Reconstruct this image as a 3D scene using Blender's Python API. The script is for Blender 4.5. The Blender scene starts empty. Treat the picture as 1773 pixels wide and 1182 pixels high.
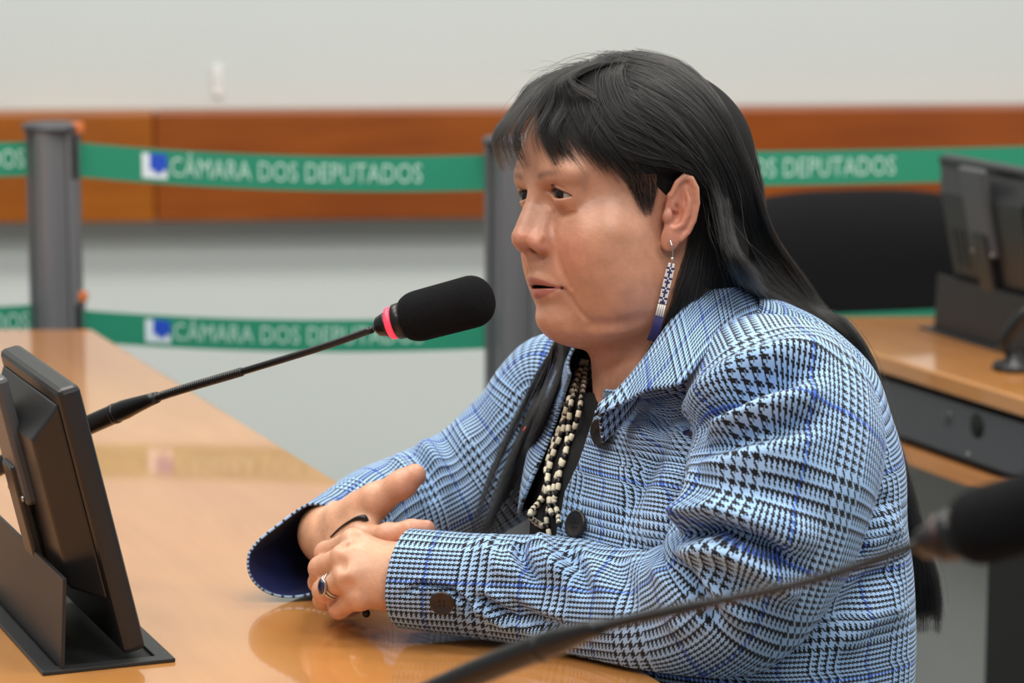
import bpy, math, random
import numpy as np
from mathutils import Vector, Matrix
random.seed(7); RNG = np.random.default_rng(7)

# ---------------------------------------------------------------- camera
TILT = math.radians(9.5); CAMZ = 1.40; FPX = 5000.0
CT, ST = math.cos(TILT), math.sin(TILT)
S = bpy.context.scene
cam = bpy.data.cameras.new('camera'); camo = bpy.data.objects.new('camera', cam)
S.collection.objects.link(camo); S.camera = camo
camo.location = (0, 0, CAMZ); camo.rotation_euler = (math.pi / 2 - TILT, 0, 0)
cam.sensor_width = 36.0; cam.lens = 36.0 * FPX / 1773.0
cam.clip_start = 0.05
cam.dof.use_dof = True; cam.dof.focus_distance = 2.44; cam.dof.aperture_fstop = 5.8

# ---------------------------------------------------------------- world, light, exposure
W = bpy.data.worlds.new('world'); S.world = W; W.use_nodes = True
W.node_tree.nodes['Background'].inputs[0].default_value = (0.94, 0.97, 1.0, 1)
W.node_tree.nodes['Background'].inputs[1].default_value = 0.34
def area(loc, sx, sy, power, col=(1, 0.985, 0.95), aim=None):
    l = bpy.data.lights.new('ceiling_light', 'AREA'); l.shape = 'RECTANGLE'; l.size = sx; l.size_y = sy
    l.energy = power; l.color = col
    o = bpy.data.objects.new('ceiling_light', l); o.location = loc; S.collection.objects.link(o)
    if aim: o.rotation_euler = (Vector(aim) - Vector(loc)).to_track_quat('-Z', 'Y').to_euler()
    return o
CEIL = 3.0
LAMPS = [(-1.3, 0.9), (0.6, 0.9), (-1.3, 2.3), (0.6, 2.3), (-1.3, 3.7), (0.6, 3.7), (2.5, 2.3), (2.5, 3.7)]
for lx, ly in LAMPS:
    area((lx, ly, CEIL - 0.06), 1.15, 0.55, 27.0)
S.view_settings.view_transform = 'Standard'; S.view_settings.look = 'None'
S.view_settings.exposure = 0.0; S.view_settings.gamma = 1.0; S.view_settings.use_curve_mapping = False

# ---------------------------------------------------------------- pixel helpers (photo pixels 1773x1182)
def P(px, py, d):
    a = (px - 886.5) / FPX; b = (591 - py) / FPX
    return Vector((d * a, d * (CT + b * ST), CAMZ + d * (-ST + b * CT)))
def PZ(px, py, z):
    v = P(px, py, 1.0) - Vector((0, 0, CAMZ)); k = (z - CAMZ) / v.z
    return Vector((v.x * k, v.y * k, z))
def zat(y, py):
    q = (591 - py) / FPX
    return CAMZ + y * (q * CT - ST) / (CT + q * ST)
def project(p):
    p = np.asarray(p, float)
    h = p[:, 2] - CAMZ; d = p[:, 1] * CT - h * ST; v = p[:, 1] * ST + h * CT
    return np.stack([886.5 + FPX * p[:, 0] / d, 591 - FPX * v / d], 1), d

# ---------------------------------------------------------------- materials
MATS = {}
def node(nt, typ, **kw):
    n = nt.nodes.new(typ)
    for k, v in kw.items():
        if k == 'inp':
            for kk, vv in v.items(): n.inputs[kk].default_value = vv
        else: setattr(n, k, v)
    return n
def srgb(r, g, b):
    f = lambda c: (c / 255 / 12.92) if c / 255 <= 0.04045 else ((c / 255 + 0.055) / 1.055) ** 2.4
    return (f(r), f(g), f(b), 1)
def mat(name, col, rough=0.5, metal=0.0, spec=0.5, vary=0.12, nscale=40.0, bump=0.0, bscale=300.0, coat=0.0, coatr=0.1, emit=0.0, stretch=(1, 1, 1), sheen=0.0):
    if name in MATS: return MATS[name]
    m = bpy.data.materials.new(name); m.use_nodes = True; nt = m.node_tree; b = nt.nodes['Principled BSDF']
    c = srgb(*col)
    tc = node(nt, 'ShaderNodeTexCoord'); mp = node(nt, 'ShaderNodeMapping'); mp.inputs['Scale'].default_value = stretch
    nt.links.new(tc.outputs['Object'], mp.inputs[0])
    nz = node(nt, 'ShaderNodeTexNoise', inp={'Scale': nscale, 'Detail': 4.0}); nt.links.new(mp.outputs[0], nz.inputs['Vector'])
    mx = node(nt, 'ShaderNodeMix', data_type='RGBA')
    mx.inputs[6].default_value = tuple(x * (1 - vary) for x in c[:3]) + (1,)
    mx.inputs[7].default_value = tuple(min(1, x * (1 + vary)) for x in c[:3]) + (1,)
    nt.links.new(nz.outputs[0], mx.inputs[0]); nt.links.new(mx.outputs[2], b.inputs['Base Color'])
    b.inputs['Roughness'].default_value = rough; b.inputs['Metallic'].default_value = metal
    b.inputs['Specular IOR Level'].default_value = spec
    b.inputs['Coat Weight'].default_value = coat; b.inputs['Coat Roughness'].default_value = coatr
    if sheen: b.inputs['Sheen Weight'].default_value = sheen
    if emit:
        b.inputs['Emission Color'].default_value = c; b.inputs['Emission Strength'].default_value = emit
    if bump:
        n2 = node(nt, 'ShaderNodeTexNoise', inp={'Scale': bscale, 'Detail': 3.0}); nt.links.new(tc.outputs['Object'], n2.inputs['Vector'])
        bp = node(nt, 'ShaderNodeBump', inp={'Strength': bump, 'Distance': 0.002}); nt.links.new(n2.outputs[0], bp.inputs['Height'])
        nt.links.new(bp.outputs[0], b.inputs['Normal'])
    MATS[name] = m; return m
def wood(name, dark, light, angle, scale=3.0, grain=30.0, rough=0.35, coat=0.3, coatr=0.12, blotch=1.2, patch=None):
    """wood grain running along the direction `angle` (radians from X) in the XY plane"""
    m = bpy.data.materials.new(name); m.use_nodes = True; nt = m.node_tree; b = nt.nodes['Principled BSDF']; L = nt.links.new
    tc = node(nt, 'ShaderNodeTexCoord'); mp = node(nt, 'ShaderNodeMapping'); mp.inputs['Rotation'].default_value = (0, 0, -angle)
    L(tc.outputs['Object'], mp.inputs[0])
    mp2 = node(nt, 'ShaderNodeMapping'); mp2.inputs['Scale'].default_value = (scale, grain, grain); L(mp.outputs[0], mp2.inputs[0])
    n1 = node(nt, 'ShaderNodeTexNoise', inp={'Scale': 2.0, 'Detail': 6.0, 'Roughness': 0.6, 'Distortion': 0.6}); L(mp2.outputs[0], n1.inputs['Vector'])
    n2 = node(nt, 'ShaderNodeTexNoise', inp={'Scale': blotch * 2, 'Detail': 2.0}); L(mp.outputs[0], n2.inputs['Vector'])
    ad = node(nt, 'ShaderNodeMath', operation='MULTIPLY_ADD'); L(n1.outputs[0], ad.inputs[0]); ad.inputs[1].default_value = 0.345
    m2 = node(nt, 'ShaderNodeMath', operation='MULTIPLY'); L(n2.outputs[0], m2.inputs[0]); m2.inputs[1].default_value = 0.45; L(m2.outputs[0], ad.inputs[2])
    cr = node(nt, 'ShaderNodeValToRGB'); L(ad.outputs[0], cr.inputs[0])
    cr.color_ramp.elements[0].position = 0.32; cr.color_ramp.elements[0].color = srgb(*dark)
    cr.color_ramp.elements[1].position = 0.68; cr.color_ramp.elements[1].color = srgb(*light)
    L(cr.outputs[0], b.inputs['Base Color'])
    b.inputs['Roughness'].default_value = rough; b.inputs['Coat Weight'].default_value = coat; b.inputs['Coat Roughness'].default_value = coatr
    bp = node(nt, 'ShaderNodeBump', inp={'Strength': 0.04, 'Distance': 0.001}); L(n1.outputs[0], bp.inputs['Height']); L(bp.outputs[0], b.inputs['Normal'])
    MATS[name] = m; return m

# ---------------------------------------------------------------- object helpers
COL = S.collection
def tag(o, label=None, cat=None, group=None, kind=None):
    if label: o['label'] = label
    if cat: o['category'] = cat
    if group: o['group'] = group
    if kind: o['kind'] = kind
    return o
def empty(name, loc=(0, 0, 0), parent=None):
    o = bpy.data.objects.new(name, None); COL.objects.link(o); o.location = loc; o.empty_display_size = 0.05
    if parent: setpar(o, parent)
    return o
def setpar(o, parent):
    o.parent = parent
    w = parent['_w'] if '_w' in parent else None
    bpy.context.view_layer.update()
    o.matrix_parent_inverse = parent.matrix_world.inverted()
def meshobj(name, verts, faces, m, parent=None, smooth=True, uv=None):
    me = bpy.data.meshes.new(name)
    me.from_pydata([tuple(v) for v in verts], [], [tuple(int(i) for i in f) for f in faces]); me.validate(); me.update()
    if smooth: me.polygons.foreach_set('use_smooth', [True] * len(me.polygons))
    if uv is not None:
        l = me.uv_layers.new(name='uv'); idx = np.zeros(len(me.loops), int); me.loops.foreach_get('vertex_index', idx)
        l.data.foreach_set('uv', np.asarray(uv, np.float32)[idx].ravel())
    if m: me.materials.append(m)
    o = bpy.data.objects.new(name, me); COL.objects.link(o)
    if parent: setpar(o, parent)
    return o
def bevel(o, w, seg=2):
    md = o.modifiers.new('bevel', 'BEVEL'); md.width = w; md.segments = seg; md.limit_method = 'ANGLE'; md.angle_limit = math.radians(40)
    return o
def solid(o, t, off=0.0):
    md = o.modifiers.new('solidify', 'SOLIDIFY'); md.thickness = t; md.offset = off
    return o
CUBE_F = [(0, 3, 2, 1), (4, 5, 6, 7), (0, 1, 5, 4), (1, 2, 6, 5), (2, 3, 7, 6), (3, 0, 4, 7)]
def prism(name, poly, z0, z1, m, parent=None, bev=0.0):
    n = len(poly); v = [(p[0], p[1], z0) for p in poly] + [(p[0], p[1], z1) for p in poly]
    f = [tuple(range(n))[::-1], tuple(range(n, 2 * n))] + [(i, (i + 1) % n, (i + 1) % n + n, i + n) for i in range(n)]
    o = meshobj(name, v, f, m, parent, smooth=False)
    if bev: bevel(o, bev)
    return o
def obox(name, origin, ax, ay, az, lo, hi, m, parent=None, bev=0.0):
    """box in the frame origin + a*ax + b*ay + c*az between corners lo and hi"""
    o0 = Vector(origin); A, B, Cc = Vector(ax), Vector(ay), Vector(az)
    v = []
    for c in (lo[2], hi[2]):
        for a, b in ((lo[0], lo[1]), (hi[0], lo[1]), (hi[0], hi[1]), (lo[0], hi[1])):
            v.append(o0 + A * a + B * b + Cc * c)
    f = CUBE_F
    if A.cross(B).dot(Cc) < 0: f = [t[::-1] for t in f]
    o = meshobj(name, v, f, m, parent, smooth=False)
    if bev: bevel(o, bev)
    return o
def catmull(pts, n):
    """n samples through the rows of pts (centripetal-free Catmull-Rom, clamped ends)"""
    pts = np.asarray(pts, float); k = len(pts)
    e = np.concatenate([[2 * pts[0] - pts[1]], pts, [2 * pts[-1] - pts[-2]]])
    t = np.linspace(0, k - 1, n); i = np.minimum(t.astype(int), k - 2); f = (t - i)[:, None]
    p0, p1, p2, p3 = e[i], e[i + 1], e[i + 2], e[i + 3]
    return 0.5 * (2 * p1 + (p2 - p0) * f + (2 * p0 - 5 * p1 + 4 * p2 - p3) * f ** 2 + (3 * p1 - p0 - 3 * p2 + p3) * f ** 3)
def tube(name, pts, rad, m, parent=None, n=12, cap=True):
    pts = np.asarray([tuple(p) for p in pts], float); k = len(pts); rad = np.broadcast_to(np.asarray(rad, float), (k,))
    T = np.gradient(pts, axis=0); T /= np.linalg.norm(T, axis=1)[:, None] + 1e-12
    up = np.array([0, 0, 1.0]) if abs(T[0][2]) < 0.9 else np.array([1.0, 0, 0])
    v = []; N = np.cross(T[0], up); N /= np.linalg.norm(N)
    for i in range(k):
        N = N - T[i] * N.dot(T[i]); N /= np.linalg.norm(N) + 1e-12; B = np.cross(T[i], N)
        for j in range(n):
            a = 2 * math.pi * j / n; v.append(pts[i] + rad[i] * (math.cos(a) * N + math.sin(a) * B))
    f = [(i * n + j, i * n + (j + 1) % n, (i + 1) * n + (j + 1) % n, (i + 1) * n + j) for i in range(k - 1) for j in range(n)]
    if cap: f += [tuple(range(n))[::-1], tuple(range((k - 1) * n, k * n))]
    return meshobj(name, v, f, m, parent)
def lathe(name, a, b, prof, m, parent=None, n=24):
    """profile (t along a->b in metres, radius) turned about the axis a->b"""
    a = np.array(a, float); b = np.array(b, float); T = (b - a) / np.linalg.norm(b - a)
    up = np.array([0, 0, 1.0]) if abs(T[2]) < 0.9 else np.array([1.0, 0, 0])
    N = np.cross(T, up); N /= np.linalg.norm(N); B = np.cross(T, N); v = []
    for t, r in prof:
        for j in range(n):
            q = 2 * math.pi * j / n; v.append(a + T * t + max(r, 1e-5) * (math.cos(q) * N + math.sin(q) * B))
    k = len(prof)
    f = [(i * n + j, i * n + (j + 1) % n, (i + 1) * n + (j + 1) % n, (i + 1) * n + j) for i in range(k - 1) for j in range(n)]
    f += [tuple(range(n))[::-1], tuple(range((k - 1) * n, k * n))]
    return meshobj(name, v, f, m, parent)
# ================================================================ THE ROOM
ZT = 0.74                                     # table height
EA = Vector((-0.378, 0.926, 0)); EN = Vector((0.926, 0.378, 0)); UZ = Vector((0, 0, 1))   # along the desk rows (away), towards the sitters
M_WALL = mat('wall paint', (212, 218, 215), 0.7, vary=0.02, nscale=3)
M_FLOOR = mat('grey floor', (128, 132, 130), 0.45, vary=0.06, nscale=8)
M_CEIL = mat('ceiling paint', (235, 235, 232), 0.8, vary=0.02)
ra = PZ(0, 196, 0.93); rb = PZ(1773, 185, 0.93)      # front top edge of the wooden rail
wd = (rb - ra); wd.z = 0; wd.normalize(); wn = Vector((-wd.y, wd.x, 0))      # along the wall, into the wall
RD = 0.095
wo = ra + wn * RD; wo.z = 0
tag(obox('wall_back', wo, wd, wn, UZ, (-3.5, 0, 0), (4.5, 0.12, CEIL), M_WALL), kind='structure')
tag(obox('floor', (0, 0, 0), (1, 0, 0), (0, 1, 0), UZ, (-4, -1.5, -0.1), (4.6, 6.2, 0), M_FLOOR), kind='structure')
tag(obox('ceiling', (0, 0, 0), (1, 0, 0), (0, 1, 0), UZ, (-4, -1.5, CEIL), (4.6, 6.2, CEIL + 0.1), M_CEIL), kind='structure')
M_LAMPF = mat('lamp frame', (225, 225, 225), 0.4); M_LAMPD = mat('lamp diffuser', (255, 250, 240), 0.4, emit=1.5)
names = ['over the near left corner', 'over the near right corner', 'over the first desk', 'above the seated woman', 'by the back wall on the left', 'by the back wall in the middle', 'above the second desk', 'by the back wall on the right']
for (lx, ly), nm in zip(LAMPS, names):
    t = tag(empty('ceiling_lamp', (lx, ly, CEIL)), 'white recessed ceiling lamp panel ' + nm, 'lamp', 'ceiling lamp panels')
    for s in (-1, 1):
        obox('frame', (lx, ly, CEIL), (1, 0, 0), (0, 1, 0), UZ, (-0.62, s * 0.3 - 0.015, -0.04), (0.62, s * 0.3 + 0.015, 0), M_LAMPF, t)
    obox('diffuser', (lx, ly, CEIL), (1, 0, 0), (0, 1, 0), UZ, (-0.6, -0.285, -0.03), (0.6, 0.285, 0), M_LAMPD, t)
# wooden rail on the wall: boards butted end to end
zb = zat(ra.y, 387)
rail = tag(empty('wall_rail', (ra.x, ra.y, zb)), 'reddish brown wooden bumper rail running along the pale back wall', 'rail')
cuts = [-1.5, -0.05, 0.285, 1.25, 2.05, 4.4]
tones = [((156, 88, 4), (206, 130, 12)), ((152, 80, 4), (196, 114, 12)), ((134, 62, 2), (178, 94, 6)), ((136, 62, 2), (172, 86, 4)), ((142, 70, 2), (180, 98, 6))]
for i in range(5):
    wm = wood('rail wood', *tones[i], math.atan2(wd.y, wd.x), 1.2, 14, 0.4, 0.22, 0.2, blotch=1.6)
    obox('board', Vector((ra.x, ra.y, 0)), wd, wn, UZ, (cuts[i] + 0.0008, 0, zb), (cuts[i + 1] - 0.0008, RD, 0.93), wm, rail, bev=0.006)
# small white hook plate on the wall
hp = Vector((0, 0, 0)); q = P(377, 140, 1.0) - Vector((0, 0, CAMZ)); k = wn.dot(wo - Vector((0, 0, 0))) / wn.dot(q); hp = Vector((q.x * k, q.y * k, CAMZ + q.z * k))
sp = tag(empty('wall_plate', hp), 'small narrow white plate fixed on the pale wall above the rail', 'wall plate')
M_WP = mat('white plastic', (240, 241, 238), 0.35)
obox('plate', hp, wd, wn, UZ, (-0.009, -0.008, -0.03), (0.009, 0, 0.03), M_WP, sp, bev=0.003)
lathe('screw', hp - wn * 0.008, hp - wn * 0.0095, [(0, 0.003), (0.0012, 0.0025)], mat('steel', (170, 170, 172), 0.3, 1.0), sp, 10)

# ---------------------------------------------------------------- belt barrier
M_POST = mat('post aluminium', (122, 123, 127), 0.42, 0.55, stretch=(40, 40, 1), vary=0.08)
M_POSTD = mat('post groove', (84, 85, 90), 0.45, 0.5)
M_BLK = mat('black plastic', (22, 22, 24), 0.4, vary=0.2, nscale=80)
M_ORG = mat('orange clip', (205, 110, 50), 0.4)
M_BELT = mat('green belt webbing', (26, 134, 104), 0.75, vary=0.06, nscale=400, bump=0.15, bscale=900)
M_LET = mat('white belt print', (176, 214, 200), 0.7)
M_BLUE = mat('blue belt print', (22, 74, 190), 0.6); M_LWH = mat('pale belt print', (214, 228, 236), 0.6)
posts = [('post standing left of the microphone', P(95, 400, 4.25)), ('post hidden partly behind the woman', P(889, 400, 4.08)), ('post beyond the right monitor', P(1960, 400, 4.42)), ('post beyond the left edge of the desk', P(-560, 400, 4.24))]
def post(xy, lab, show):
    x, y = xy; zt = zat(y, 214) if show != 1 else zat(y, 238)
    t = tag(empty('barrier_post', (x, y, 0)), 'grey aluminium belt barrier ' + lab, 'post', 'belt barrier posts')
    lathe('base', (x, y, 0), (x, y, 1), [(0, 0.17), (0.012, 0.17), (0.022, 0.15), (0.03, 0.05), (0.045, 0.042)], M_POSTD, t, 40)
    # extruded column: rounded square with a groove on each face
    prof = []
    for k in range(4):
        a0 = math.pi / 2 * k
        for (u, w) in ((0.034, -0.022), (0.034, -0.009), (0.029, -0.009), (0.029, 0.009), (0.034, 0.009), (0.034, 0.022), (0.0315, 0.0285), (0.0285, 0.0315)):
            prof.append((x + u * math.cos(a0 + 0.5) - w * math.sin(a0 + 0.5), y + u * math.sin(a0 + 0.5) + w * math.cos(a0 + 0.5)))
    prism('column', prof, 0.03, zt - 0.006, M_POST, t)
    lathe('cap', (x, y, zt - 0.008), (x, y, zt), [(0, 0.044), (0.006, 0.044), (0.009, 0.04)], M_POSTD, t, 32)
    return t
PO = []
for i, (lab, p) in enumerate(posts): PO.append((post((p.x, p.y), lab, i), p))
def text_mesh(s):
    c = bpy.data.curves.new('t', 'FONT'); c.body = s; c.size = 1.0; c.space_character = 1.05; c.resolution_u = 3
    o = bpy.data.objects.new('t', c); COL.objects.link(o)
    bpy.context.view_layer.update(); me = o.to_mesh(); v = np.array([x.co[:2] for x in me.vertices]); f = [tuple(p.vertices) for p in me.polygons]
    o.to_mesh_clear(); bpy.data.objects.remove(o); return v, f
TXT_V, TXT_F = text_mesh('CÂMARA DOS DEPUTADOS')
TXT_V = TXT_V / (TXT_V[:, 0].max())
capH = np.percentile(TXT_V[:, 1], 80)
def belt(pa, pb, za, zbb, width, lab, tx, sag=0.012, rows=None):
    """belt from post point pa to pb; za, zbb upper edge heights; tx = (start, end) of the print along it, as fractions"""
    A = Vector((pa.x, pa.y, za)); B = Vector((pb.x, pb.y, zbb)); D = B - A; Dh = Vector((D.x, D.y, 0)); L_ = Dh.length; Dh.normalize()
    nrm = Vector((Dh.y, -Dh.x, 0))            # towards the camera
    def pt(f, h, o=0.0): return A + D * f - UZ * (sag * 4 * f * (1 - f)) + UZ * h + nrm * o
    t = tag(empty('barrier_belt', pt(0.5, -width)), lab, 'belt', 'green barrier belts')
    n = 24; v = []; 
    for i in range(n + 1):
        f = 0.05 + (i / n) * 0.91
        v += [pt(f, 0), pt(f, -width)]
    o = meshobj('webbing', v, [(2 * i, 2 * i + 1, 2 * i + 3, 2 * i + 2) for i in range(n)], M_BELT, t, smooth=False); solid(o, 0.0012)
    # black cassette at the start and clip with orange latch
    fc = 0.041 / L_ * 1.0
    c0 = pt(0.043, 0)
    obox('cassette', c0, Dh, nrm, UZ, (-0.012, -0.014, -width - 0.004), (0.011, 0.014, 0.012), M_BLK, t, bev=0.003)
    obox('latch', c0, Dh, nrm, UZ, (0.001, -0.008, 0.0125), (0.018, 0.010, 0.028), M_ORG, t, bev=0.003)
    obox('end_clip', pt(0.962, 0), Dh, nrm, UZ, (-0.004, -0.008, -width - 0.002), (0.012, 0.008, 0.004), M_BLK, t, bev=0.002)
    for (x0, x1) in tx:
        w = x1 - x0; hgt = width * 0.46; sc = hgt / capH
        vv = [pt(x0 + p[0] * w, -width * 0.74 + p[1] * sc, 0.0016) for p in TXT_V]
        meshobj('lettering', vv, TXT_F, M_LET, t, smooth=False)
        lx = x0 - 0.062
        def quad(nm, f0, f1, h0, h1, m, o): meshobj(nm, [pt(lx + f0 * 0.056, -width * h1, o), pt(lx + f1 * 0.056, -width * h1, o), pt(lx + f1 * 0.056, -width * h0, o), pt(lx + f0 * 0.056, -width * h0, o)], [(0, 1, 2, 3)], m, t, smooth=False)
        quad('logo_ground', 0, 1, 0.14, 0.86, M_LWH, 0.0012); quad('logo_block', 0.32, 1.0, 0.14, 0.60, M_BLUE, 0.0018); quad('logo_corner', 0.5, 0.8, 0.60, 0.70, M_BLUE, 0.0018)
    return t
p0, p1, p2, p3 = (q[1] for q in PO)
WB = 0.0505
belt(p0, p1, zat(p0.y, 242), zat(p1.y, 266), WB, 'upper green barrier belt printed in white between post and seated woman', [(0.262, 0.808)])
belt(p0, p1, zat(p0.y, 533), zat(p1.y, 545), WB * 0.93, 'lower green barrier belt behind the black microphone', [(0.262, 0.808)])
belt(p1, p2, zat(p1.y, 264), zat(p2.y, 247), WB, 'upper green barrier belt on the right, behind the black chair', [(0.2, 0.595)], 0.004)
belt(p1, p2, zat(p1.y, 548), zat(p2.y, 512), WB, 'lower green barrier belt on the right, under the black chair back', [], 0.012)
belt(p3, p0, zat(p3.y, 252), zat(p0.y, 243), WB, 'upper green barrier belt at the left edge of the picture', [(0.3, 0.925)], 0.004)
belt(p3, p0, zat(p3.y, 545), zat(p0.y, 525), WB, 'lower green barrier belt at the left edge of the picture', [(0.3, 0.925)], 0.004)

# ---------------------------------------------------------------- desks
M_TABLE = wood('honey desk wood', (172, 112, 54), (204, 148, 82), math.radians(112), 1.6, 9, 0.32, 1.0, 0.05, blotch=1.0)
M_EDGE = wood('desk edge wood', (186, 124, 70), (205, 148, 96), math.radians(112), 2, 20, 0.35, 0.3)
M_GREY = mat('grey desk metal', (84, 86, 90), 0.45, 0.3, vary=0.05)
M_DARK = mat('dark gap metal', (26, 27, 29), 0.6)
M_PANEL = mat('grey modesty panel', (150, 154, 152), 0.6, vary=0.03)
f1 = PZ(160, 570, ZT); n1 = PZ(1150, 1182, ZT); ed = (n1 - f1).normalized(); near = n1 + ed * 0.75
# first desk: sitter edge f1->near, the far edge runs square to the picture
lf = PZ(-560, 571, ZT); nl = near + Vector((-1.25, -0.2, 0))
d1 = tag(empty('conference_desk', (f1 + near).lerp(nl, 0.5) * 0.5), 'long honey wood desk with glossy top that the woman leans on', 'desk')
topp = [(p.x, p.y) for p in (f1, lf, nl, near)]
o = prism('desk_top', topp, ZT - 0.028, ZT, M_TABLE, d1, bev=0.003)
def inset(poly, k):
    c = Vector((sum(p[0] for p in poly) / 4, sum(p[1] for p in poly) / 4)); return [tuple(c + (Vector(p) - c) * k) for p in poly]
o = prism('under_frame', inset(topp, 0.93), ZT - 0.085, ZT - 0.0285, M_GREY, d1)
for a, b in ((0, 1), (2, 3)):
    pa, pb = Vector(inset(topp, 0.84)[a]), Vector(inset(topp, 0.84)[b]); dd = (pb - pa).normalized(); pp = Vector((-dd.y, dd.x))
    poly = [pa + pp * 0.02, pb + pp * 0.02, pb - pp * 0.02, pa - pp * 0.02]
    prism('leg_panel', [tuple(p) for p in poly], 0, ZT - 0.085, M_DARK, d1)
# second desk, behind the woman
c1 = PZ(1480, 601, ZT); c2 = PZ(1773, 690, ZT); e2 = (c2 - c1).normalized(); n2 = Vector((-e2.y, e2.x, 0))     # n2 points to its sitters
if n2.x < 0: n2 = -n2
far2 = c1 - e2 * 0.29; near2 = c2 + e2 * 0.9; DW = 0.62
fl = PZ(1400, 545, ZT)
d2 = tag(empty('conference_desk', (far2 + near2) * 0.5 + n2 * 0.3 - UZ * ZT), 'second wooden desk with grey metal fascia behind the woman on the right', 'desk')
M_TABLE2 = M_TABLE
back_r = far2 + Vector((1.6, 0.02, 0)); 
prism('desk_top', [(p.x, p.y) for p in (far2, near2, near2 + n2 * 0.7, back_r)], ZT - 0.024, ZT, M_TABLE2, d2, bev=0.003)
def along(nm, off0, off1, z0, z1, m, s0=0.0, s1=None, parent=None, bev=0.0):
    return obox(nm, Vector((far2.x, far2.y, 0)), e2, n2, UZ, (s0, off0, z0), (s1 if s1 else (near2 - far2).length - 0.01, off1, z1), m, parent or d2, bev)
along('shadow_gap', 0.03, 0.3, ZT - 0.038, ZT - 0.0245, M_DARK)
fascia = along('fascia', 0.012, 0.03, ZT - 0.106, ZT - 0.036, M_GREY, bev=0.002)
along('lower_gap', 0.03, 0.3, ZT - 0.118, ZT - 0.1065, M_DARK)
along('shelf', 0.014, 0.36, ZT - 0.142, ZT - 0.1185, M_EDGE, bev=0.002)
along('modesty_panel', 0.20, 0.22, 0.02, ZT - 0.1425, M_PANEL)
def fascia_pt(px, py):
    # point where the pixel ray meets the fascia plane
    o = Vector((far2.x, far2.y, 0)) + n2 * 0.012; v = P(px, py, 1.0) - Vector((0, 0, CAMZ)); k = n2.dot(o - Vector((0, 0, 0))) / n2.dot(v)
    return Vector((v.x * k, v.y * k, CAMZ + v.z * k))
kp = fascia_pt(1692, 737)
lathe('key_hole', kp - n2 * 0.0008, kp + n2 * 0.004, [(0, 0.0150), (0.0006, 0.0150)], mat('hole black', (6, 6, 6), 0.8), d2, 28)
lathe('hole_rim', kp - n2 * 0.0004, kp + n2 * 0.004, [(0, 0.0165), (0.0003, 0.0168)], M_DARK, d2, 28)
kp = fascia_pt(1641, 722)
lk = lathe('lock', kp - n2 * 0.002, kp + n2 * 0.004, [(0, 0.009), (0.001, 0.0105), (0.003, 0.0105)], mat('lock grey', (92, 94, 97), 0.4, 0.5), d2, 24)
obox('key_slot', kp - n2 * 0.0025, e2, n2, UZ, (-0.001, -0.0003, -0.005), (0.001, 0.0004, 0.005), M_DARK, d2)
kp = fascia_pt(1677, 786)
lathe('bolt', kp - n2 * 0.002, kp + n2 * 0.004, [(0, 0.002), (0.001, 0.003), (0.003, 0.003)], mat('steel', (170, 170, 172), 0.3, 1.0), d2, 12)
# black end leg of the second desk
lp = fascia_pt(1703, 850); s0 = (lp - Vector((far2.x, far2.y, 0))).dot(e2)
along('end_leg', 0.028, 0.30, 0.0, ZT - 0.1425, mat('black leg', (16, 16, 17), 0.55), s0 - 0.012, s0 + 0.49, bev=0.003)

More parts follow.
